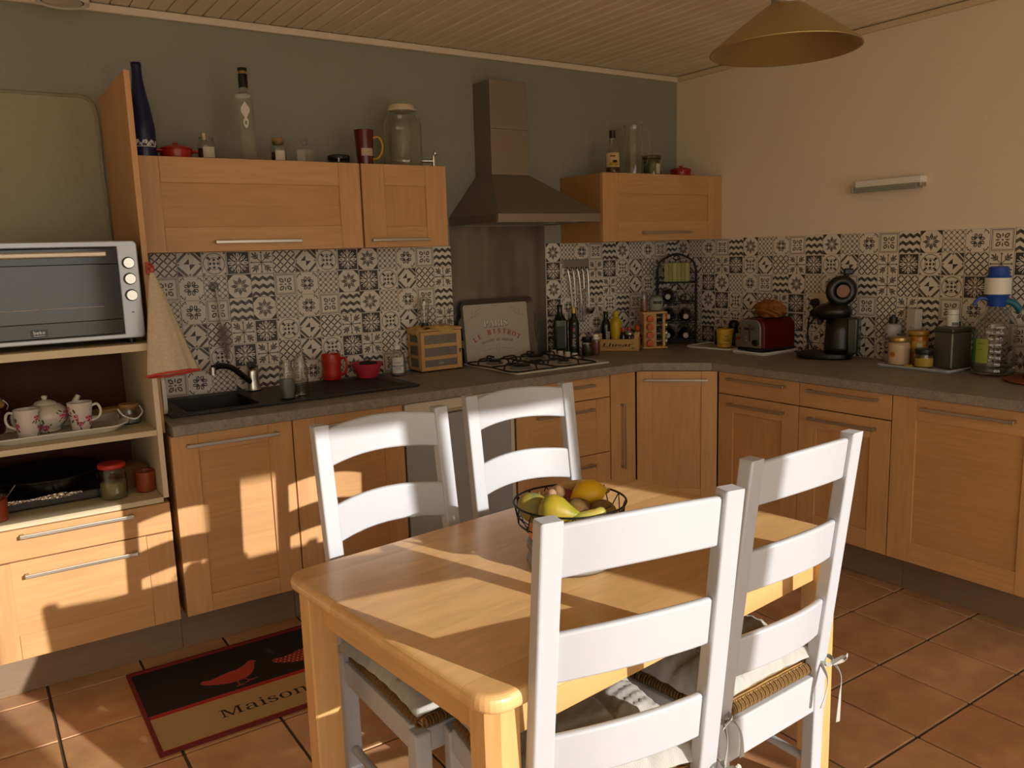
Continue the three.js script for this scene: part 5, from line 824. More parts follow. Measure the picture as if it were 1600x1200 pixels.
// ---------------------------------------------------------------- corner and right-hand worktop
{ // black wire bottle rack
  const x = -0.185, z = 0.185, ry = toCam(x, z), t = T('bottle_rack', 'black wrought-iron arched bottle rack in the worktop corner', 'bottle rack', x, WY, z, ry);
  const w = 0.112, d = 0.085, r = 0.0055;
  for (const s of [-1, 1]) for (const zz of [-d, d]) {
    const g = [rod([s * w, 0.002, zz], [s * w, 0.44, zz], r, 8)]; if (zz > 0) for (let i = 0; i < 17; i++) g.push(ball(0.0085, s * w, 0.02 + i * 0.0255, zz, 1, 1.15, 1, 10));
    obj('post', g, M.blackIron, t);
  }
  for (const zz of [-d, d]) obj('arch', merged(tube([[-w, 0.44, zz], [-w * 0.86, 0.485, zz], [-w * 0.45, 0.515, zz], [0, 0.53, zz], [w * 0.45, 0.515, zz], [w * 0.86, 0.485, zz], [w, 0.44, zz]], r, 40, 8), tube([[-0.02, 0.505, zz], [0, 0.522, zz], [0.02, 0.505, zz], [0, 0.496, zz]], 0.003, 20, 6, true)), M.blackIron, t);
  for (const y of [0.02, 0.13, 0.245, 0.365]) {
    const g = [-d, d].map((zz) => rod([-w, y, zz], [w, y, zz], 0.004, 6)).concat([-w, w].map((xx) => rod([xx, y, -d], [xx, y, d], 0.004, 6)));
    if (y > 0.3) for (let i = -3; i <= 3; i++) g.push(rod([i * 0.028, y, -d], [i * 0.028, y, d], 0.0025, 6));
    else for (const c of [-0.05, 0.052]) for (const zz of [-d, d]) g.push(tube([[c - 0.046, y + 0.04, zz], [c - 0.036, y + 0.014, zz], [c, y + 0.004, zz], [c + 0.036, y + 0.014, zz], [c + 0.046, y + 0.04, zz]], 0.0032, 16, 6));
    obj('cradle', g, M.blackIron, t);
  }
  obj('scroll', merged(...[-1, 1].map((s) => tube([[s * 0.1, 0.255, d], [s * 0.06, 0.3, d], [s * 0.02, 0.28, d], [s * 0.04, 0.262, d], [s * 0.055, 0.285, d], [s * 0.02, 0.345, d], [0, 0.36, d]], 0.003, 30, 6))), M.blackIron, t);
  const c = Math.cos(ry), s = Math.sin(ry), at = (lx, ly, lz) => [x + lx * c + lz * s, WY + ly, z - lx * s + lz * c];
  const spots = [[-0.05, 0.288, 'top left'], [-0.05, 0.173, 'middle left'], [0.052, 0.173, 'middle right'], [-0.05, 0.063, 'bottom left'], [0.052, 0.063, 'bottom right']];
  for (const [lx, ly, w2] of spots) {
    const b = T('wine_bottle', `dark wine bottle lying at the ${w2} of the iron rack, pale cap forward`, 'bottle', ...at(lx, ly, 0), ry, 'wine bottles in the iron rack');
    obj('bottle_body', lathe([[0, -0.13], [0.036, -0.13], [0.0375, -0.12], [0.0375, 0.03], [0.03, 0.055], [0.015, 0.085], [0.014, 0.15], [0, 0.15]], 28).rotateX(PI / 2), std(0x0c100e, 0.18), b);
    obj('cap', lathe([[0.0155, 0.12], [0.0155, 0.154], [0.012, 0.157], [0, 0.157]], 20).rotateX(PI / 2), std(lx > 0 ? 0xb9a9a4 : 0xa9b0a4, 0.5), b);
  }
  const bx2 = T('slatted_box', 'pale green wooden slatted box on top of the bottle rack', 'box', ...at(0.002, 0.3695, 0), ry), sl = [0xa3a468, 0x989a62, 0xb0ad74].map((k) => std(k, 0.7, { map: woodTex }));
  for (let i = 0; i < 6; i++) { obj('slat', bb(-0.072 + i * 0.024, -0.0495 + i * 0.024, 0.001, 0.108, 0.058, 0.064, { r: 0.0015, g: 'y' }), sl[i % 3], bx2); obj('slat', bb(-0.072 + i * 0.024, -0.0495 + i * 0.024, 0.001, 0.108, -0.064, -0.058, { r: 0.0015, g: 'y' }), sl[(i + 1) % 3], bx2); }
  for (const q of [-1, 1]) obj('end_board', bb(q * 0.069 - 0.003, q * 0.069 + 0.003, 0.001, 0.106, -0.058, 0.058, { r: 0.001, g: 'y' }), sl[1], bx2);
}
{ // thin plate with margarine tub and oddments
  const t = T('thin_board', 'thin pale serving board under the yellow tub', 'board', -0.175, WY, 0.505, 0.12);
  obj('board_sheet', slab(rrect(0.23, 0.3, 0.03), 0.0005, 0.008, 0.002), std(0xb7aba0, 0.45), t); obj('board_rim', tube(rrect(0.226, 0.296, 0.03, 4).map(([a, b]) => [a, 0.008, b]), 0.004, 80, 6, true), M.whitePlain, t);
  const y = WY + 0.0085, tub = T('yellow_tub', 'yellow plastic food tub with small dark print', 'tub', -0.205, y, 0.575, toCam(-0.205, 0.575));
  const p = canvasTex(256, 192, (c) => { c.fillStyle = '#caa02c'; c.fillRect(0, 0, 256, 192); c.fillStyle = '#4b3a14'; c.fillRect(120, 40, 70, 5); c.fillRect(128, 50, 50, 10); c.fillRect(96, 84, 120, 7); c.fillRect(110, 110, 100, 12); for (let i = 0; i < 22; i++) c.fillRect(10 + i * 11, 160 + (i % 3) * 6, 7, 9); });
  obj('tub_body', lathe([[0, 0.001], [0.037, 0.001], [0.039, 0.006], [0.046, 0.092], [0.049, 0.094], [0.049, 0.104], [0.045, 0.105], [0, 0.102]], 36), std(0xcba22e, 0.45), tub);
  obj('printed_band', (() => { const g = new THREE.CylinderGeometry(0.0462, 0.0412, 0.07, 24, 1, true, -1.2, 2.4); g.translate(0, 0.05, 0); return flat(g); })(), std(0xffffff, 0.5, { map: p }), tub);
  const pk = T('folded_packet', 'small red and white folded packet between tub and toaster', 'packet', -0.12, y, 0.625, -0.9);
  obj('packet_body', bx(0.07, 0.075, 0.03, 0, 0.0385, 0, { r: 0.006, seg: 2 }), std(0x8b7d76, 0.6), pk); obj('red_band', bx(0.0705, 0.02, 0.0305, 0, 0.05, 0, { r: 0.003 }), std(0x9c3a2c, 0.6), pk);
  const dk = T('dark_shaker', 'black ribbed shaker behind the yellow tub', 'shaker', -0.085, y, 0.535);
  obj('shaker_body', lathe([[0, 0.001], [0.026, 0.001], [0.028, 0.01], [0.022, 0.04], [0.027, 0.07], [0.024, 0.1], [0.03, 0.12], [0.02, 0.14], [0, 0.145]], 24), M.black, dk);
  const dg = T('dark_ball_jar', 'small dark jar with a rounded lid behind the yellow tub', 'jar', -0.1, y, 0.45);
  obj('jar_body', lathe([[0, 0.001], [0.03, 0.001], [0.033, 0.01], [0.033, 0.06], [0, 0.06]], 24), std(0x3a2d26, 0.3), dg); obj('lid', lathe([[0.034, 0.06], [0.03, 0.085], [0.012, 0.1], [0, 0.101]], 24), M.black, dg);
}
{ // toaster on a white tray
  const tr = T('toaster_tray', 'white shallow tray beneath the toaster', 'tray', -0.165, WY, 0.822);
  obj('tray_base', slab(rrect(0.29, 0.215, 0.02), 0.0005, 0.006, 0.001), M.whitePlain, tr); obj('tray_rim', tube(rrect(0.29, 0.215, 0.02, 4).map(([a, b]) => [a, 0.011, b]), 0.006, 80, 8, true), std(0xd9d6d6, 0.4), tr);
  const t = T('toaster', 'steel and dark red toaster on the white tray', 'toaster', -0.155, WY + 0.0175, 0.822, -PI / 2 - 0.06), wr = 0.085, h = 0.17, L = 0.125;
  const prof = [[-wr, 0.012], [wr, 0.012], [wr, h - 0.05], [wr - 0.008, h - 0.022], [wr - 0.028, h - 0.004], [wr - 0.045, h], [-wr + 0.045, h], [-wr + 0.028, h - 0.004], [-wr + 0.008, h - 0.022], [-wr, h - 0.05]];
  const redM = std(0x5c1214, 0.25, { metalness: 0.2 });
  obj('shell', ext(poly(prof), 2 * L - 0.03, 0.006, 3).translate(0, 0, -L + 0.009), redM, t);
  obj('steel_face', ext(poly(prof.map(([a, b]) => [a * 0.82, b * 0.94 + 0.004])), 0.008, 0.003, 2).translate(0, 0, L - 0.012), std(0xb5b3ae, 0.25, { metalness: 0.85 }), t);
  obj('slots', merged(bb(-0.05, -0.018, h - 0.002, h + 0.0015, -0.09, 0.07, { r: 0.001 }), bb(0.018, 0.05, h - 0.002, h + 0.0015, -0.09, 0.07, { r: 0.001 })), M.black, t);
  const lv = obj('lever', merged(bx(0.042, 0.014, 0.022, -0.004, 0.118, L + 0.012, { r: 0.005 })), M.black, t); obj('lever_track', bb(-0.006, -0.002, 0.05, 0.14, L + 0.0, L + 0.002, { r: 0 }), M.black, lv);
  obj('dial', cyl(0.019, 0.012, 0, 0, 0, 24, 0.016).rotateX(PI / 2).translate(0.04, 0.045, L), M.black, t);
  obj('side_buttons', merged(ball(0.008, -0.03, 0.05, L, 1, 1, 0.4, 12), ball(0.007, -0.03, 0.07, L, 1, 1, 0.4, 12)), M.nickel, t);
  obj('base_plate', bb(-wr - 0.003, wr + 0.003, 0.0, 0.013, -L, L, { r: 0.004 }), M.black, t);
  const g = new THREE.SphereGeometry(1, 44, 30), p = g.attributes.position;
  for (let i = 0; i < p.count; i++) { let a = p.getX(i), b = p.getY(i), c = p.getZ(i); const k = 1 + 0.09 * Math.sin(a * 9 + b * 5) * Math.cos(c * 8) + 0.07 * Math.sin(b * 14 + c * 11) + 0.05 * Math.cos(a * 21 - c * 17); const pull = a < -0.55 ? 1 + (-0.55 - a) * 0.9 : 1; p.setXYZ(i, a * 0.105 * k, Math.max(b * 0.052 * k, -0.035), c * 0.06 * k * pull); }
  g.computeVertexNormals();
  const bag = T('bread_bag', 'crumpled brown paper bread bag lying on the toaster', 'paper bag', -0.145, WY + 0.0175 + h + 0.038, 0.828, PI / 2 - 0.3);
  obj('paper', flat(g), std(0xa76a36, 0.8, { map: mottle }), bag);
  const ear = []; for (let i = 0; i < 9; i++) ear.push(bx(0.004, 0.009, 0.0008, (i % 2 ? 1 : -1) * 0.005, 0.005 * i - 0.016, 0, { r: 0 })); ear.push(bx(0.0015, 0.05, 0.0008, 0, 0.0, 0, { r: 0 }));
  obj('ear_print', ear.map((q) => q.rotateY(-PI / 2 - 0.4).translate(-0.09, 0.0, -0.03)), std(0x4a2d18, 0.8), bag);
}
{ // black capsule coffee machine
  const t = T('coffee_machine', 'black capsule coffee machine with a round head and amber disc', 'coffee machine', -0.145, WY, 1.235, -2.75), k = std(0x0a0f0e, 0.34);
  obj('base', merged(slab([...Array(40)].map((_, i) => { const a = (i / 40) * PI * 2; return [0.085 * Math.cos(a), 0.055 + 0.135 * Math.sin(a)]; }), 0.001, 0.03, 0.008, [], 3)), k, t);
  obj('drip_grid', slab([...Array(28)].map((_, i) => { const a = (i / 28) * PI * 2; return [0.06 * Math.cos(a), 0.11 + 0.06 * Math.sin(a)]; }), 0.03, 0.034, 0.001), M.blackIron, t);
  obj('column', lathe([[0, 0.028], [0.068, 0.028], [0.07, 0.06], [0.066, 0.14], [0.062, 0.205], [0, 0.21]], 40, 0, 0, -0.015), k, t);
  obj('capsule_housing', lathe([[0, 0.195], [0.06, 0.195], [0.074, 0.21], [0.08, 0.235], [0.075, 0.255], [0.05, 0.272], [0, 0.28]], 40).scale(0.9, 1, 1.12).translate(0, 0, 0.018), k, t);
  obj('nozzle', merged(cyl(0.014, 0.03, 0, 0.178, 0.075, 18, 0.02), bx(0.03, 0.03, 0.02, 0, 0.182, 0.08, { r: 0.006 })), M.black, t);
  const hd = new THREE.Group(); hd.name = 'head'; hd.position.set(0, 0.335, -0.018); hd.rotation.y = 2.75 + toCam(-0.145, 1.235) + 0.35; t.add(hd);
  const face = new THREE.TorusGeometry(0.05, 0.026, 18, 44); face.scale(1, 1, 0.9);
  obj('ring', merged(flat(face), ball(0.064, 0, 0, -0.03, 1, 1, 0.75, 28)), k, hd);
  obj('amber_disc', merged(cyl(0.031, 0.008, 0, 0, 0, 32).rotateX(PI / 2).translate(0, 0, 0.017)), std(0x8d5a2a, 0.35, { map: mottle }), hd);
  const bars = []; for (let i = 0; i < 3; i++) bars.push(bx(0.004, 0.034, 0.002, -0.014 + i * 0.014, 0, 0.0222, { r: 0 })); obj('disc_relief', bars, std(0x4c2f18, 0.5), hd);
  obj('lever', merged(rod([0.02, 0.055, -0.025], [0.038, 0.085, -0.03], 0.013, 12), bx(0.045, 0.032, 0.03, 0.042, 0.092, -0.03, { r: 0.008 })), k, hd);
  obj('water_tank', bb(-0.045, 0.045, 0.03, 0.21, -0.11, -0.055, { r: 0.015, seg: 2 }), new THREE.MeshPhysicalMaterial({ color: 0x4d5a56, roughness: 0.15, transmission: 0.6, thickness: 0 }), t);
}
{ // grey tray with jars
  const tr = T('grey_tray', 'pale grey tray carrying jars and a tin beside the water jug', 'tray', -0.135, WY, 1.69);
  obj('tray_base', slab(rrect(0.225, 0.335, 0.015), 0.0005, 0.006, 0.001), std(0xa6a7ab, 0.45), tr); obj('tray_rim', tube(rrect(0.225, 0.335, 0.015, 4).map(([a, b]) => [a, 0.0095, b]), 0.005, 90, 8, true), std(0xb4b6bb, 0.4), tr);
  const y = WY + 0.0065;
  let t = T('cream_jar', 'jar of cream-coloured paste with gold lid and orange label', 'jar', -0.178, y, 1.585, toCam(-0.178, 1.585));
  const p1 = canvasTex(192, 128, (c) => { c.fillStyle = '#cdb08a'; c.fillRect(0, 0, 192, 128); c.fillStyle = '#b8742a'; c.beginPath(); c.ellipse(62, 64, 34, 26, 0, 0, PI * 2); c.fill(); c.fillStyle = '#5a3516'; c.fillRect(40, 58, 44, 8); });
  obj('jar_body', lathe([[0, 0.001], [0.042, 0.001], [0.046, 0.008], [0.047, 0.09], [0.042, 0.108], [0, 0.11]], 36), std(0xcbb18d, 0.25), t); obj('label_paper', curved(0.0474, 0.06, 0, 0.022, 0, -0.3, 1.6), std(0xffffff, 0.5, { map: p1 }), t);
  obj('lid', lathe([[0.045, 0.109], [0.047, 0.112], [0.047, 0.126], [0.044, 0.13], [0, 0.13]], 36), std(0xb39a58, 0.3, { metalness: 0.7 }), t);
  t = T('honey_jar', 'tall amber jar behind the cream-coloured jar', 'jar', -0.1, y, 1.63, toCam(-0.1, 1.63));
  obj('jar_body', lathe([[0, 0.001], [0.04, 0.001], [0.043, 0.006], [0.043, 0.125], [0.04, 0.135], [0, 0.136]], 32), std(0xa86f22, 0.2), t); obj('label_paper', curved(0.0434, 0.05, 0, 0.06, 0, 0.1, 1.5), std(0xb98a3a, 0.6), t); obj('white_sticker', curved(0.0438, 0.024, 0, 0.075, 0, 0.15, 0.5), std(0xb9b4a8, 0.6), t);
  obj('lid', lathe([[0.042, 0.1355], [0.045, 0.138], [0.045, 0.152], [0.042, 0.155], [0, 0.155]], 32), std(0xa98234, 0.4), t);
  t = T('mustard_jar', 'low jar with yellow label and black lid in front of the tin', 'jar', -0.19, y, 1.712, toCam(-0.19, 1.712));
  glassVessel(t, [[0, 0.001], [0.037, 0.001], [0.04, 0.006], [0.04, 0.058], [0.035, 0.064]]); obj('contents', lathe([[0, 0.003], [0.0375, 0.003], [0.0375, 0.05], [0, 0.05]], 28), std(0x8c7a34, 0.6), t); obj('label_paper', curved(0.0404, 0.036, 0, 0.01, 0, 0, 2.2), std(0xb59c38, 0.6), t);
  obj('lid', lathe([[0.037, 0.063], [0.041, 0.065], [0.041, 0.083], [0.038, 0.086], [0, 0.086]], 32), M.black, t);
  t = T('tin_canister', 'grey metal tin canister with lid on the pale grey tray', 'canister', -0.105, y, 1.79, -PI / 2 - 0.25);
  obj('tin_body', bx(0.098, 0.16, 0.115, 0, 0.081, 0, { r: 0.008, seg: 2 }), std(0x6f7064, 0.35, { metalness: 0.6 }), t); obj('lid', bx(0.102, 0.024, 0.119, 0, 0.17, 0, { r: 0.008, seg: 2 }), std(0x5c5d53, 0.35, { metalness: 0.6 }), t);
  t = T('pill_bottle', 'white pill bottle standing on the tin canister', 'bottle', -0.105, y + 0.1825, 1.785);
  obj('bottle_body', lathe([[0, 0.001], [0.023, 0.001], [0.025, 0.004], [0.025, 0.05], [0.022, 0.055], [0, 0.055]], 28), M.whitePlain, t); obj('cap', lathe([[0.0235, 0.055], [0.0235, 0.073], [0.021, 0.076], [0, 0.076]], 28), M.whitePlain, t); obj('label_paper', curved(0.0253, 0.014, 0, 0.006, 0, -0.6, 1.2), std(0x77808a, 0.6), t);
  t = T('purple_bottle', 'white pump bottle with purple pattern and black cap behind the jars', 'bottle', -0.055, WY, 1.478, toCam(-0.055, 1.478));
  const p2 = canvasTex(192, 192, (c) => { c.fillStyle = '#b7afb3'; c.fillRect(0, 0, 192, 192); c.strokeStyle = '#55306f'; c.lineWidth = 9; for (const [a, b, r] of [[40, 50, 18], [150, 50, 18], [40, 110, 20], [150, 110, 20]]) { c.beginPath(); c.arc(a, b, r, 0, 5); c.stroke(); } c.fillStyle = '#4d2b69'; c.fillRect(66, 90, 60, 40); c.fillRect(20, 150, 150, 20); });
  obj('bottle_body', lathe([[0, 0.001], [0.034, 0.001], [0.037, 0.006], [0.037, 0.16], [0.03, 0.175], [0.014, 0.182], [0, 0.182]], 30), std(0xb9b2b4, 0.35), t); obj('print', curved(0.0374, 0.13, 0, 0.025, 0, 0, 2.6), std(0xffffff, 0.4, { map: p2 }), t); obj('pump', merged(cyl(0.019, 0.03, 0, 0.182, 0, 20), cyl(0.008, 0.014, 0, 0.21, 0, 12)), M.black, t);
  t = T('white_carton', 'slim tall white carton standing behind the amber jar', 'carton', -0.045, WY, 1.575, -PI / 2 - 0.3);
  obj('carton_body', bx(0.052, 0.252, 0.042, 0, 0.127, 0, { r: 0.001 }), std(0xc9c3ba, 0.6), t); obj('dot_print', cyl(0.003, 0.0006, 0, 0, 0, 12).rotateX(PI / 2).translate(0.004, 0.17, 0.0213), std(0x4a4a4a, 0.6), t);
  t = T('plastic_disc', 'loose yellow plastic cap lying on the pale grey tray edge', 'cap', -0.215, y, 1.655); obj('cap_shell', lathe([[0, 0.001], [0.018, 0.001], [0.018, 0.009], [0.015, 0.012], [0, 0.012]], 24), std(0xc09a2c, 0.45), t);
}
{ // water jug with a pump
  const x = -0.125, z = 1.975, t = T('water_jug', 'large clear ribbed water bottle with green label and hand pump', 'bottle', x, WY, z, toCam(x, z));
  const pr = [[0, 0.002], [0.074, 0.002], [0.082, 0.012]]; for (let i = 0; i < 7; i++) pr.push([0.083, 0.02 + i * 0.026], [0.079, 0.031 + i * 0.026], [0.083, 0.042 + i * 0.026]); pr.push([0.081, 0.212], [0.066, 0.245], [0.035, 0.272], [0.024, 0.278], [0.024, 0.29]);
  glassVessel(t, pr, 'glass_body', 44);
  obj('water', lathe([[0, 0.005], [0.073, 0.005], [0.077, 0.012], [0.077, 0.045], [0, 0.045]], 36), new THREE.MeshPhysicalMaterial({ color: 0xdfe8e4, transmission: 1, roughness: 0.02, thickness: 0.1, ior: 1.33 }), t);
  const p = canvasTex(160, 160, (c) => { c.fillStyle = '#2e7a3a'; c.fillRect(0, 0, 160, 160); c.fillStyle = '#9cae48'; c.fillRect(56, 0, 104, 160); c.fillStyle = '#6c8438'; c.fillRect(80, 30, 50, 6); c.fillRect(80, 70, 40, 6); });
  obj('label_paper', curved(0.0838, 0.1, 0, 0.055, 0, -0.75, 1.0), std(0xffffff, 0.5, { map: p }), t);
  const blue = std(0x1c4aa8, 0.35), pm = obj('pump', merged(lathe([[0.03, 0.286], [0.036, 0.292], [0.036, 0.315], [0.045, 0.33], [0.048, 0.338], [0, 0.338]], 32), tube([[-0.03, 0.315, 0.01], [-0.06, 0.322, 0.02], [-0.075, 0.31, 0.025], [-0.082, 0.292, 0.026]], 0.0075, 20, 10)), blue, t);
  obj('white_band', cyl(0.05, 0.068, 0, 0.338, 0, 36, 0.049), M.whitePlain, pm); obj('push_button', lathe([[0.049, 0.406], [0.046, 0.414], [0.039, 0.418], [0.037, 0.448], [0.031, 0.452], [0, 0.452]], 36), blue, pm);
  obj('teal_flap', tube([[0.03, 0.31, 0], [0.06, 0.3, 0.0], [0.085, 0.27, -0.01]], 0.014, 14, 8), std(0x1c6a86, 0.4), pm);
}
{
  const t = T('cork_trivet', 'reddish flat trivet at the right edge of the worktop', 'trivet', -0.2, WY, 2.2); obj('disc', lathe([[0, 0.001], [0.13, 0.001], [0.134, 0.006], [0.13, 0.012], [0, 0.012]], 44), std(0x8a4a30, 0.7, { map: mottle }), t);
  const k = T('red_kettle', 'glossy red kettle with black base at the right edge', 'kettle', -0.185, WY + 0.0125, 2.215), rd = std(0x8d1412, 0.18);
  obj('base', lathe([[0, 0.001], [0.083, 0.001], [0.085, 0.008], [0.082, 0.022], [0, 0.022]], 40), M.black, k); obj('kettle_body', lathe([[0, 0.0225], [0.082, 0.0225], [0.086, 0.05], [0.08, 0.12], [0.064, 0.18], [0.055, 0.19], [0, 0.192]], 44), rd, k);
  obj('lid', lathe([[0.053, 0.191], [0.05, 0.2], [0.02, 0.208], [0.012, 0.222], [0, 0.224]], 30), M.black, k); obj('handle', tube([[0.06, 0.185, 0.02], [0.11, 0.19, 0.05], [0.125, 0.13, 0.06], [0.1, 0.05, 0.05], [0.08, 0.045, 0.035]], 0.011, 26, 10), M.black, k); obj('spout', rod([-0.06, 0.13, -0.02], [-0.1, 0.185, -0.035], 0.012, 12, 0.018), rd, k);
}

// ---------------------------------------------------------------- the open shelf unit's contents
const floral = (bg, seedN, dense) => canvasTex(512, 256, (c) => {
  let q = seedN; const f = () => { q = (q * 1664525 + 1013904223) >>> 0; return q / 4294967296; };
  c.fillStyle = bg; c.fillRect(0, 0, 512, 256);
  for (let i = 0; i < dense; i++) { const x = f() * 512, y = 30 + f() * 200, r = 36 + f() * 24; c.fillStyle = ['#5f6a4a', '#77805e', '#54603f'][i % 3]; for (let k = 0; k < 4; k++) { const a = f() * 6.3; c.beginPath(); c.ellipse(x + Math.cos(a) * r * 1.2, y + Math.sin(a) * r * 1.1, r * 0.4, r * 0.16, a, 0, PI * 2); c.fill(); } for (let k = 0; k < 7; k++) { const a = k * 0.9, s = r * (1 - k * 0.1); c.fillStyle = ['#c0476a', '#d98aa0', '#a83258', '#e0a9b8'][k % 4]; c.beginPath(); c.ellipse(x + Math.cos(a) * r * 0.3, y + Math.sin(a) * r * 0.3, s * 0.5, s * 0.4, a, 0, PI * 2); c.fill(); } c.strokeStyle = '#6c5a4a'; c.lineWidth = 1.5; c.beginPath(); c.moveTo(x, y + r); c.quadraticCurveTo(x + 30, y + r + 20, x + 40 * f(), y + r + 40); c.stroke(); }
}, true);
const SY = 0.8905, LY = 0.645;
{
  const t = T('tea_tray', 'white flared tray with flower print under the tea set', 'tray', -3.492, SY, 0.44, 0.02), w = 0.36, d = 0.235;
  const china = std(0xd9d3c9, 0.3), base = rrect(w, d, 0.035, 5), rim = rrect(w + 0.09, d + 0.035, 0.05, 5), pos = [], n = base.length;
  const Y = (p) => 0.014 + 0.02 * Math.pow(Math.abs(p[0]) / ((w + 0.09) / 2), 3);
  for (let i = 0; i < n; i++) { const a = base[i], b = base[(i + 1) % n], c = rim[i], e = rim[(i + 1) % n]; const P = (p, y) => [p[0], y, p[1]]; pos.push(...P(a, 0.004), ...P(b, 0.004), ...P(c, Y(c)), ...P(b, 0.004), ...P(e, Y(e)), ...P(c, Y(c))); pos.push(...P(a, 0.0005), ...P(c, Y(c) - 0.004), ...P(b, 0.0005), ...P(b, 0.0005), ...P(c, Y(c) - 0.004), ...P(e, Y(e) - 0.004)); pos.push(...P(c, Y(c)), ...P(e, Y(e)), ...P(c, Y(c) - 0.004), ...P(e, Y(e)), ...P(e, Y(e) - 0.004), ...P(c, Y(c) - 0.004)); }
  const g = new THREE.BufferGeometry(); g.setAttribute('position', new THREE.Float32BufferAttribute(pos, 3)); g.computeVertexNormals(); g.setAttribute('uv', new THREE.Float32BufferAttribute(new Array(pos.length / 3 * 2).fill(0), 2)); china.side = THREE.DoubleSide;
  obj('flared_rim', g, china, t); const fl = floral('#cfc6ba', 91, 9); fl.repeat.set(2.6, 4); obj('tray_base', slab(base, 0.0005, 0.004, 0.0005), std(0xffffff, 0.35, { map: fl }), t);
  const cup = (label, x, z, ry) => {
    const m = T('floral_mug', label, 'mug', x, SY + 0.0045, z, ry, 'rose-printed mugs on the tea tray'), tex = floral('#d6cdc8', 17, 9);
    obj('mug_body', lathe([[0, 0.001], [0.03, 0.001], [0.033, 0.006], [0.036, 0.05], [0.041, 0.1], [0.039, 0.1005], [0.034, 0.05], [0.03, 0.01], [0, 0.008]], 40, 0, 0, 0, 0.1), std(0xffffff, 0.25, { map: tex }), m);
    obj('handle', tube([[0.037, 0.085, 0], [0.056, 0.09, 0], [0.066, 0.07, 0], [0.06, 0.045, 0], [0.035, 0.032, 0]], 0.0045, 26, 10), std(0xddd6ca, 0.3), m);
  };
  cup('rose-printed mug at the front left of the tea tray', -3.575, 0.487, 2.8); cup('rose-printed mug right of the teapot, handle outwards', -3.41, 0.462, -0.35);
  const upright = (g, h) => { const p = g.attributes.position, u = g.attributes.uv; for (let i = 0; i < p.count; i++) u.setY(i, p.getY(i) / h); return g; };
  const p = T('teapot', 'white floral china teapot on the tea tray', 'teapot', -3.512, SY + 0.0045, 0.405, 0.15), tx = floral('#d3ccbf', 33, 5); tx.repeat.set(2, 1); const ch = std(0xd9d3c6, 0.28);
  obj('pot_body', upright(lathe([[0, 0.001], [0.04, 0.001], [0.043, 0.008], [0.04, 0.014], [0.062, 0.03], [0.073, 0.052], [0.068, 0.076], [0.048, 0.094], [0.034, 0.099]], 44), 0.1), std(0xffffff, 0.28, { map: tx }), p);
  const lid = obj('lid', lathe([[0.036, 0.0985], [0.034, 0.104], [0.018, 0.112], [0, 0.114]], 32), ch, p); obj('knob', lathe([[0, 0.112], [0.006, 0.114], [0.01, 0.122], [0.008, 0.128], [0, 0.13]], 20), ch, lid);
  obj('spout', (() => { const c = new THREE.CatmullRomCurve3([V(0.06, 0.035, 0), V(0.085, 0.055, 0), V(0.093, 0.085, 0), V(0.11, 0.115, 0)]); const q = new THREE.TubeGeometry(c, 24, 0.013, 14); const a = q.attributes.position; for (let i = 0; i <= 24; i++) { const k = 1.25 - 0.6 * (i / 24), o = c.getPoint(i / 24); for (let j = 0; j <= 14; j++) { const v = V().fromBufferAttribute(a, i * 15 + j).sub(o).multiplyScalar(k).add(o); a.setXYZ(i * 15 + j, v.x, v.y, v.z); } } q.computeVertexNormals(); return flat(q); })(), ch, p);
  obj('handle', tube([[-0.06, 0.078, 0], [-0.09, 0.088, 0], [-0.106, 0.062, 0], [-0.095, 0.034, 0], [-0.066, 0.036, 0]], 0.006, 28, 10), ch, p);
}
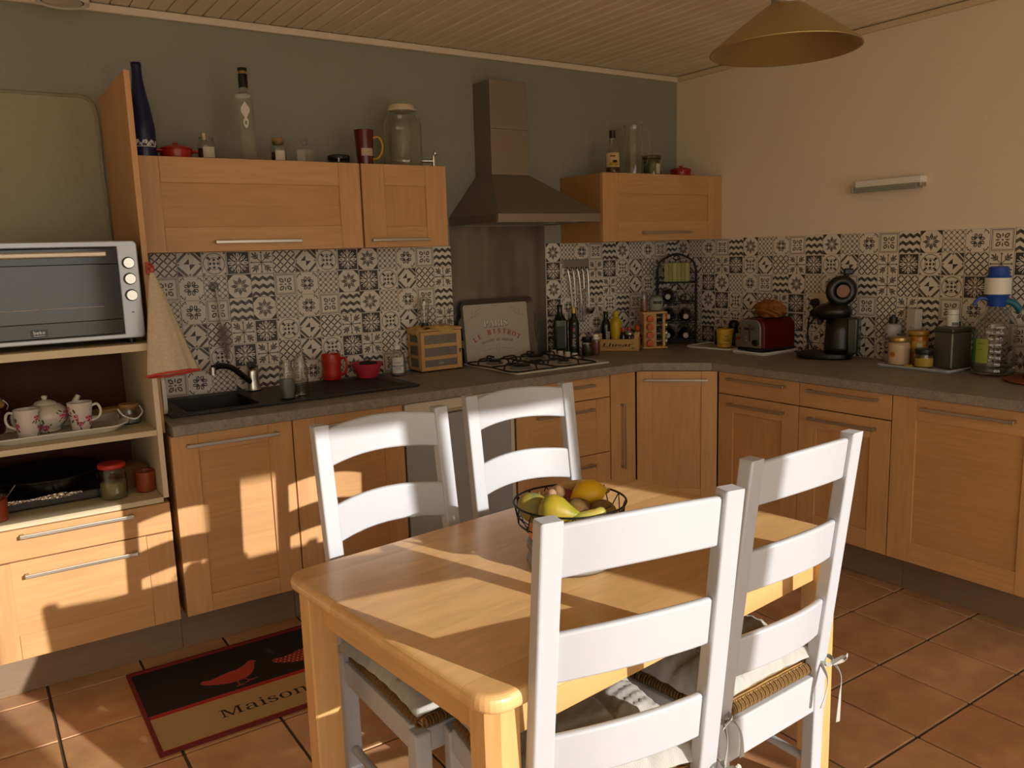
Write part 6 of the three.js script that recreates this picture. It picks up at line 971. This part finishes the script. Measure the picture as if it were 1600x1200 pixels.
{
  let t = T('rope_jar', 'small glass jar with cork and white rope handle by the side panel', 'jar', -3.248, SY, 0.43, 0.3);
  glassVessel(t, [[0, 0.001], [0.036, 0.001], [0.039, 0.005], [0.04, 0.05], [0.034, 0.062]]); obj('white_beads', [...Array(22)].map((_, i) => ball(0.008, 0.026 * Math.cos(i * 2.4) * Math.sqrt((i % 11) / 11), 0.009 + 0.006 * Math.floor(i / 11), 0.026 * Math.sin(i * 2.4) * Math.sqrt((i % 11) / 11), 1, 1, 1, 8)), std(0xcfc9bb, 0.7), t).userData.kind = 'stuff';
  obj('cork', cyl(0.034, 0.018, 0, 0.056, 0, 24), M.cork, t); obj('rope_handle', tube([[-0.04, 0.058, 0], [-0.034, 0.036, 0.03], [0, 0.022, 0.046], [0.034, 0.04, 0.03], [0.04, 0.058, 0]], 0.0032, 30, 8), M.whitePlain, t);
  t = T('cork_board_piece', 'small piece of light wood lying behind the tea tray', 'wood block', -3.29, SY, 0.24, 0.2); obj('block', bx(0.09, 0.035, 0.06, 0, 0.018, 0, { r: 0.004 }), M.rawWood, t);
  t = T('clip_jar', 'brown glazed jar with wooden lid at the left edge of the middle shelf', 'jar', -3.688, SY, 0.3); obj('jar_body', lathe([[0, 0.001], [0.05, 0.001], [0.055, 0.01], [0.055, 0.085], [0.048, 0.095], [0, 0.095]], 32), std(0x4a2318, 0.3), t); obj('lid', lathe([[0.056, 0.0955], [0.06, 0.105], [0.05, 0.125], [0, 0.128]], 28), M.rawWood, t); obj('wire_clip', tube([[0.055, 0.12, 0.01], [0.068, 0.1, 0.014], [0.062, 0.085, 0.02]], 0.002, 12, 6), M.chrome, t);
  t = T('roasting_tin', 'dark roasting tin lined with shiny foil on the bottom shelf', 'roasting tin', -3.54, LY, 0.37, 0.03);
  obj('tin_body', merged(slab(rrect(0.36, 0.25, 0.03), 0.0005, 0.035, 0.008)), std(0x2e2722, 0.4), t);
  obj('foil_edge', (() => { const g = new THREE.PlaneGeometry(0.24, 0.018, 90, 6), p = g.attributes.position; for (let i = 0; i < p.count; i++) { p.setZ(i, rr(-0.0022, 0.0022)); p.setY(i, p.getY(i) * (0.7 + 0.3 * Math.sin(p.getX(i) * 37))); } g.rotateX(-0.5); g.computeVertexNormals(); g.translate(-0.02, 0.034, 0.123); return flat(g); })(), std(0xb9b3ab, 0.2, { metalness: 1, side: THREE.DoubleSide }), t);
  t = T('round_pan', 'large round black pan resting on the roasting tin', 'pan', -3.53, LY + 0.0355, 0.33, 0);
  obj('pan_body', lathe([[0, 0.001], [0.13, 0.001], [0.15, 0.006], [0.182, 0.055], [0.192, 0.058], [0.19, 0.062], [0.178, 0.06], [0.145, 0.012], [0, 0.008]], 56), std(0x15110f, 0.3), t);
  t = T('red_lid_jar', 'glass jar of pale grains with a red lid on the bottom shelf', 'jar', -3.338, LY, 0.52);
  glassVessel(t, [[0, 0.001], [0.042, 0.001], [0.046, 0.006], [0.046, 0.07], [0.044, 0.09], [0.046, 0.1], [0.042, 0.112]], 'glass_body', 36); obj('grains', lathe([[0, 0.004], [0.0425, 0.004], [0.0435, 0.058], [0.02, 0.062], [0, 0.06]], 30), std(0xbba873, 0.9, { map: speck }), t); obj('lid', lathe([[0.042, 0.111], [0.046, 0.113], [0.046, 0.124], [0.042, 0.128], [0, 0.129]], 36), std(0xb5302a, 0.4), t);
  const cup = (label, x, z) => { const c = T('terracotta_cup', label, 'cup', x, LY, z); obj('cup_body', lathe([[0, 0.001], [0.032, 0.001], [0.034, 0.005], [0.036, 0.07], [0.037, 0.075], [0.033, 0.075], [0.031, 0.012], [0, 0.009]], 32), std(0x9a4526, 0.4, { map: mottle }), c); };
  cup('terracotta cup right of the red-lidded jar', -3.228, 0.5); cup('terracotta cup at the left end of the bottom shelf', -3.7, 0.565);
  t = T('carton_box', 'small brown cardboard box behind the red-lidded jar', 'box', -3.265, LY, 0.36, 0.35); obj('box_body', bx(0.1, 0.075, 0.13, 0, 0.0385, 0, { r: 0.002 }), std(0x8a5f3a, 0.85, { map: mottle }), t); obj('box_flap', bx(0.098, 0.002, 0.06, 0, 0.0785, 0.03, { r: 0 }), std(0x96693f, 0.85), t);
  t = T('glass_with_spoon', 'small glass with a metal spoon beside the left terracotta cup', 'glass', -3.685, LY, 0.47); glassVessel(t, [[0, 0.001], [0.03, 0.001], [0.034, 0.006], [0.038, 0.075]]); obj('spoon', rod([-0.01, 0.01, 0], [0.05, 0.095, 0.02], 0.0025, 8), M.chrome, t);
}

// ---------------------------------------------------------------- fruit basket on the table
{
  const cx = -2.585, cz = 2.215, ry = -0.5895, marble = std(0x8f8a86, 0.5, { map: stained });
  const t = T('fruit_basket', 'black wire fruit basket on a grey marbled foot', 'basket', cx, TY + 0.0005, cz, ry);
  obj('foot', lathe([[0, 0.001], [0.098, 0.001], [0.106, 0.012], [0.1, 0.03], [0.088, 0.034], [0, 0.034]], 44), marble, t); obj('foot_ring', lathe([[0, 0.0345], [0.09, 0.0345], [0.104, 0.045], [0.104, 0.056], [0.092, 0.064], [0, 0.064]], 44), marble, t);
  const R = 0.132, r = 0.083, y1 = 0.152, y0 = 0.066, ym = 0.105, rm = 0.123, wire = std(0x1b1c20, 0.4, { metalness: 0.5 });
  const circle = (rad, y, th) => { const g = new THREE.TorusGeometry(rad, th, 8, 72); g.rotateX(PI / 2); g.translate(0, y, 0); return flat(g); };
  obj('rim', circle(R, y1, 0.0026), wire, t); obj('base_ring', merged(circle(r, y0, 0.0022), circle(r * 0.5, y0, 0.0018), rod([-r, y0, 0], [r, y0, 0], 0.0016, 6), rod([0, y0, -r], [0, y0, r], 0.0016, 6)), wire, t); obj('middle_ring', circle(rm, ym, 0.0018), wire, t);
  const z = [], n = 16; for (let i = 0; i < n; i++) { const a = (i / n) * PI * 2, b = ((i + 0.5) / n) * PI * 2, c = ((i + 1) / n) * PI * 2; const at = (q, rad, y) => [rad * Math.cos(q), y, rad * Math.sin(q)]; z.push(rod(at(a, R, y1), at(b, rm, ym), 0.0015, 6), rod(at(b, rm, ym), at(c, R, y1), 0.0015, 6), rod(at(b, rm, ym), at(a, r, y0), 0.0014, 6), rod(at(b, rm, ym), at(c, r, y0), 0.0014, 6)); }
  obj('zigzag_wire', z, wire, t);
  const c = Math.cos(ry), s = Math.sin(ry), at = (lx, ly, lz) => [cx + lx * c + lz * s, TY + ly, cz - lx * s + lz * c];
  const F = (name, label, lx, ly, lz, rx, rz, ryy = 0) => { const o = T(name, label, 'fruit', ...at(lx, ly, lz)); o.rotation.set(rx, ry + ryy, rz, 'YXZ'); return o; };
  const skin = (c1, c2) => dataTex(64, 64, (u, v) => { const a = vnoise(LB, u * 16, v * 16), b = vnoise(LE, u * 6, v * 6), k = Math.min(1, Math.max(0, b * 0.8 + a * 0.3)); return c1.map((q, i) => q + (c2[i] - q) * k); });
  const pearG = () => lathe([[0, -0.045], [0.016, -0.044], [0.032, -0.034], [0.038, -0.016], [0.034, 0.004], [0.023, 0.024], [0.015, 0.04], [0.011, 0.052], [0.005, 0.057], [0, 0.055]], 32);
  const pearM = std(0xffffff, 0.42, { map: skin([0.72, 0.58, 0.16], [0.52, 0.55, 0.16]) }), greenM = std(0xffffff, 0.4, { map: skin([0.62, 0.66, 0.28], [0.76, 0.7, 0.36]) });
  let f = F('pear', 'yellow-green pear lying across the front of the fruit basket', -0.03, 0.143, 0.055, 0.1, -1.75, -0.35); obj('flesh', pearG(), pearM, f); obj('stem', tube([[0, 0.054, 0], [0.003, 0.066, 0], [0.008, 0.075, 0.002]], 0.002, 8, 6), std(0x3a2a18, 0.8), f);
  f = F('pear', 'green pear low at the front wires of the basket', 0.03, 0.116, 0.072, 0.3, -0.9, 0.4); obj('flesh', pearG(), greenM, f); obj('stem', tube([[0, 0.054, 0], [0.002, 0.064, 0], [0.006, 0.072, 0]], 0.0018, 8, 6), std(0x3a2a18, 0.8), f);
  f = F('lemon', 'bright yellow lemon on top at the back of the basket', 0.047, 0.158, -0.03, 0.2, -1.4, 0.3); obj('peel', lathe([[0, -0.046], [0.006, -0.043], [0.016, -0.036], [0.03, -0.02], [0.034, 0], [0.03, 0.02], [0.016, 0.036], [0.006, 0.044], [0, 0.048]], 30), std(0xdcae12, 0.4), f);
  f = F('mango', 'grey-green and yellow mango at the left of the basket', -0.083, 0.135, -0.002, 0.2, 0.9, 0); obj('peel', ball(0.038, 0, 0, 0, 0.92, 1.15, 0.88, 28), std(0xffffff, 0.45, { map: skin([0.66, 0.58, 0.2], [0.45, 0.47, 0.3]) }), f);
  f = F('mandarin', 'orange mandarin low at the left wires of the basket', -0.068, 0.104, 0.062, 0, 0.3); obj('peel', lathe([[0, -0.026], [0.018, -0.025], [0.031, -0.012], [0.033, 0.002], [0.027, 0.018], [0.012, 0.026], [0, 0.023]], 30), std(0xcf7a1c, 0.45), f); obj('stem', cyl(0.003, 0.003, 0, 0.0235, 0, 8), std(0x4a4a20, 0.8), f);
  f = F('kiwi', 'brown kiwi in the middle of the basket behind the pear', 0.022, 0.132, 0.012, 0.2, 1.2); obj('peel', ball(0.028, 0, 0, 0, 1, 1.25, 1, 24), std(0x8a6a3a, 0.9, { map: speck }), f);
  f = F('kiwi', 'brown kiwi at the right side of the basket', 0.078, 0.128, 0.02, 0.5, 0.8); obj('peel', ball(0.028, 0, 0, 0, 1, 1.25, 1, 24), std(0x8a6a3a, 0.9, { map: speck }), f);
  f = F('red_onion', 'red onion between the lemon and the ginger root', 0.0, 0.135, -0.045, 0, 0.4); f.userData.category = 'onion'; obj('bulb', lathe([[0, -0.028], [0.014, -0.026], [0.03, -0.008], [0.031, 0.006], [0.02, 0.022], [0.006, 0.032], [0.003, 0.04], [0, 0.041]], 28), std(0x7d2f2c, 0.35), f);
  f = F('ginger_root', 'pale ginger root at the back left of the basket', -0.04, 0.148, -0.03, 0, 0.3); f.userData.category = 'ginger'; obj('root', merged(ball(0.02, 0, 0, 0, 1.5, 0.9, 0.9, 18), ball(0.015, 0.022, 0.012, 0.004, 0.9, 1.2, 0.9, 16), ball(0.014, -0.022, 0.01, -0.006, 1.1, 1.1, 0.9, 16), ball(0.012, 0.004, 0.016, 0.012, 1, 1, 1, 14)), std(0xcaa37a, 0.8, { map: speck }), f);
  f = F('banana', 'pale banana along the back rim of the basket', 0.01, 0.146, -0.092, 0, 0.08, 0.1); obj('peel', tube([[-0.075, -0.006, 0.03], [-0.04, 0.006, 0.004], [0.0, 0.012, -0.004], [0.04, 0.01, 0.002], [0.075, 0.0, 0.022]], 0.0145, 36, 12), std(0xcfae74, 0.5, { map: mottle }), f); obj('tip', ball(0.012, 0.078, -0.001, 0.024, 1.3, 0.8, 0.8, 12), std(0x8a6a3a, 0.7), f);
}
renderer.render(scene, camera);
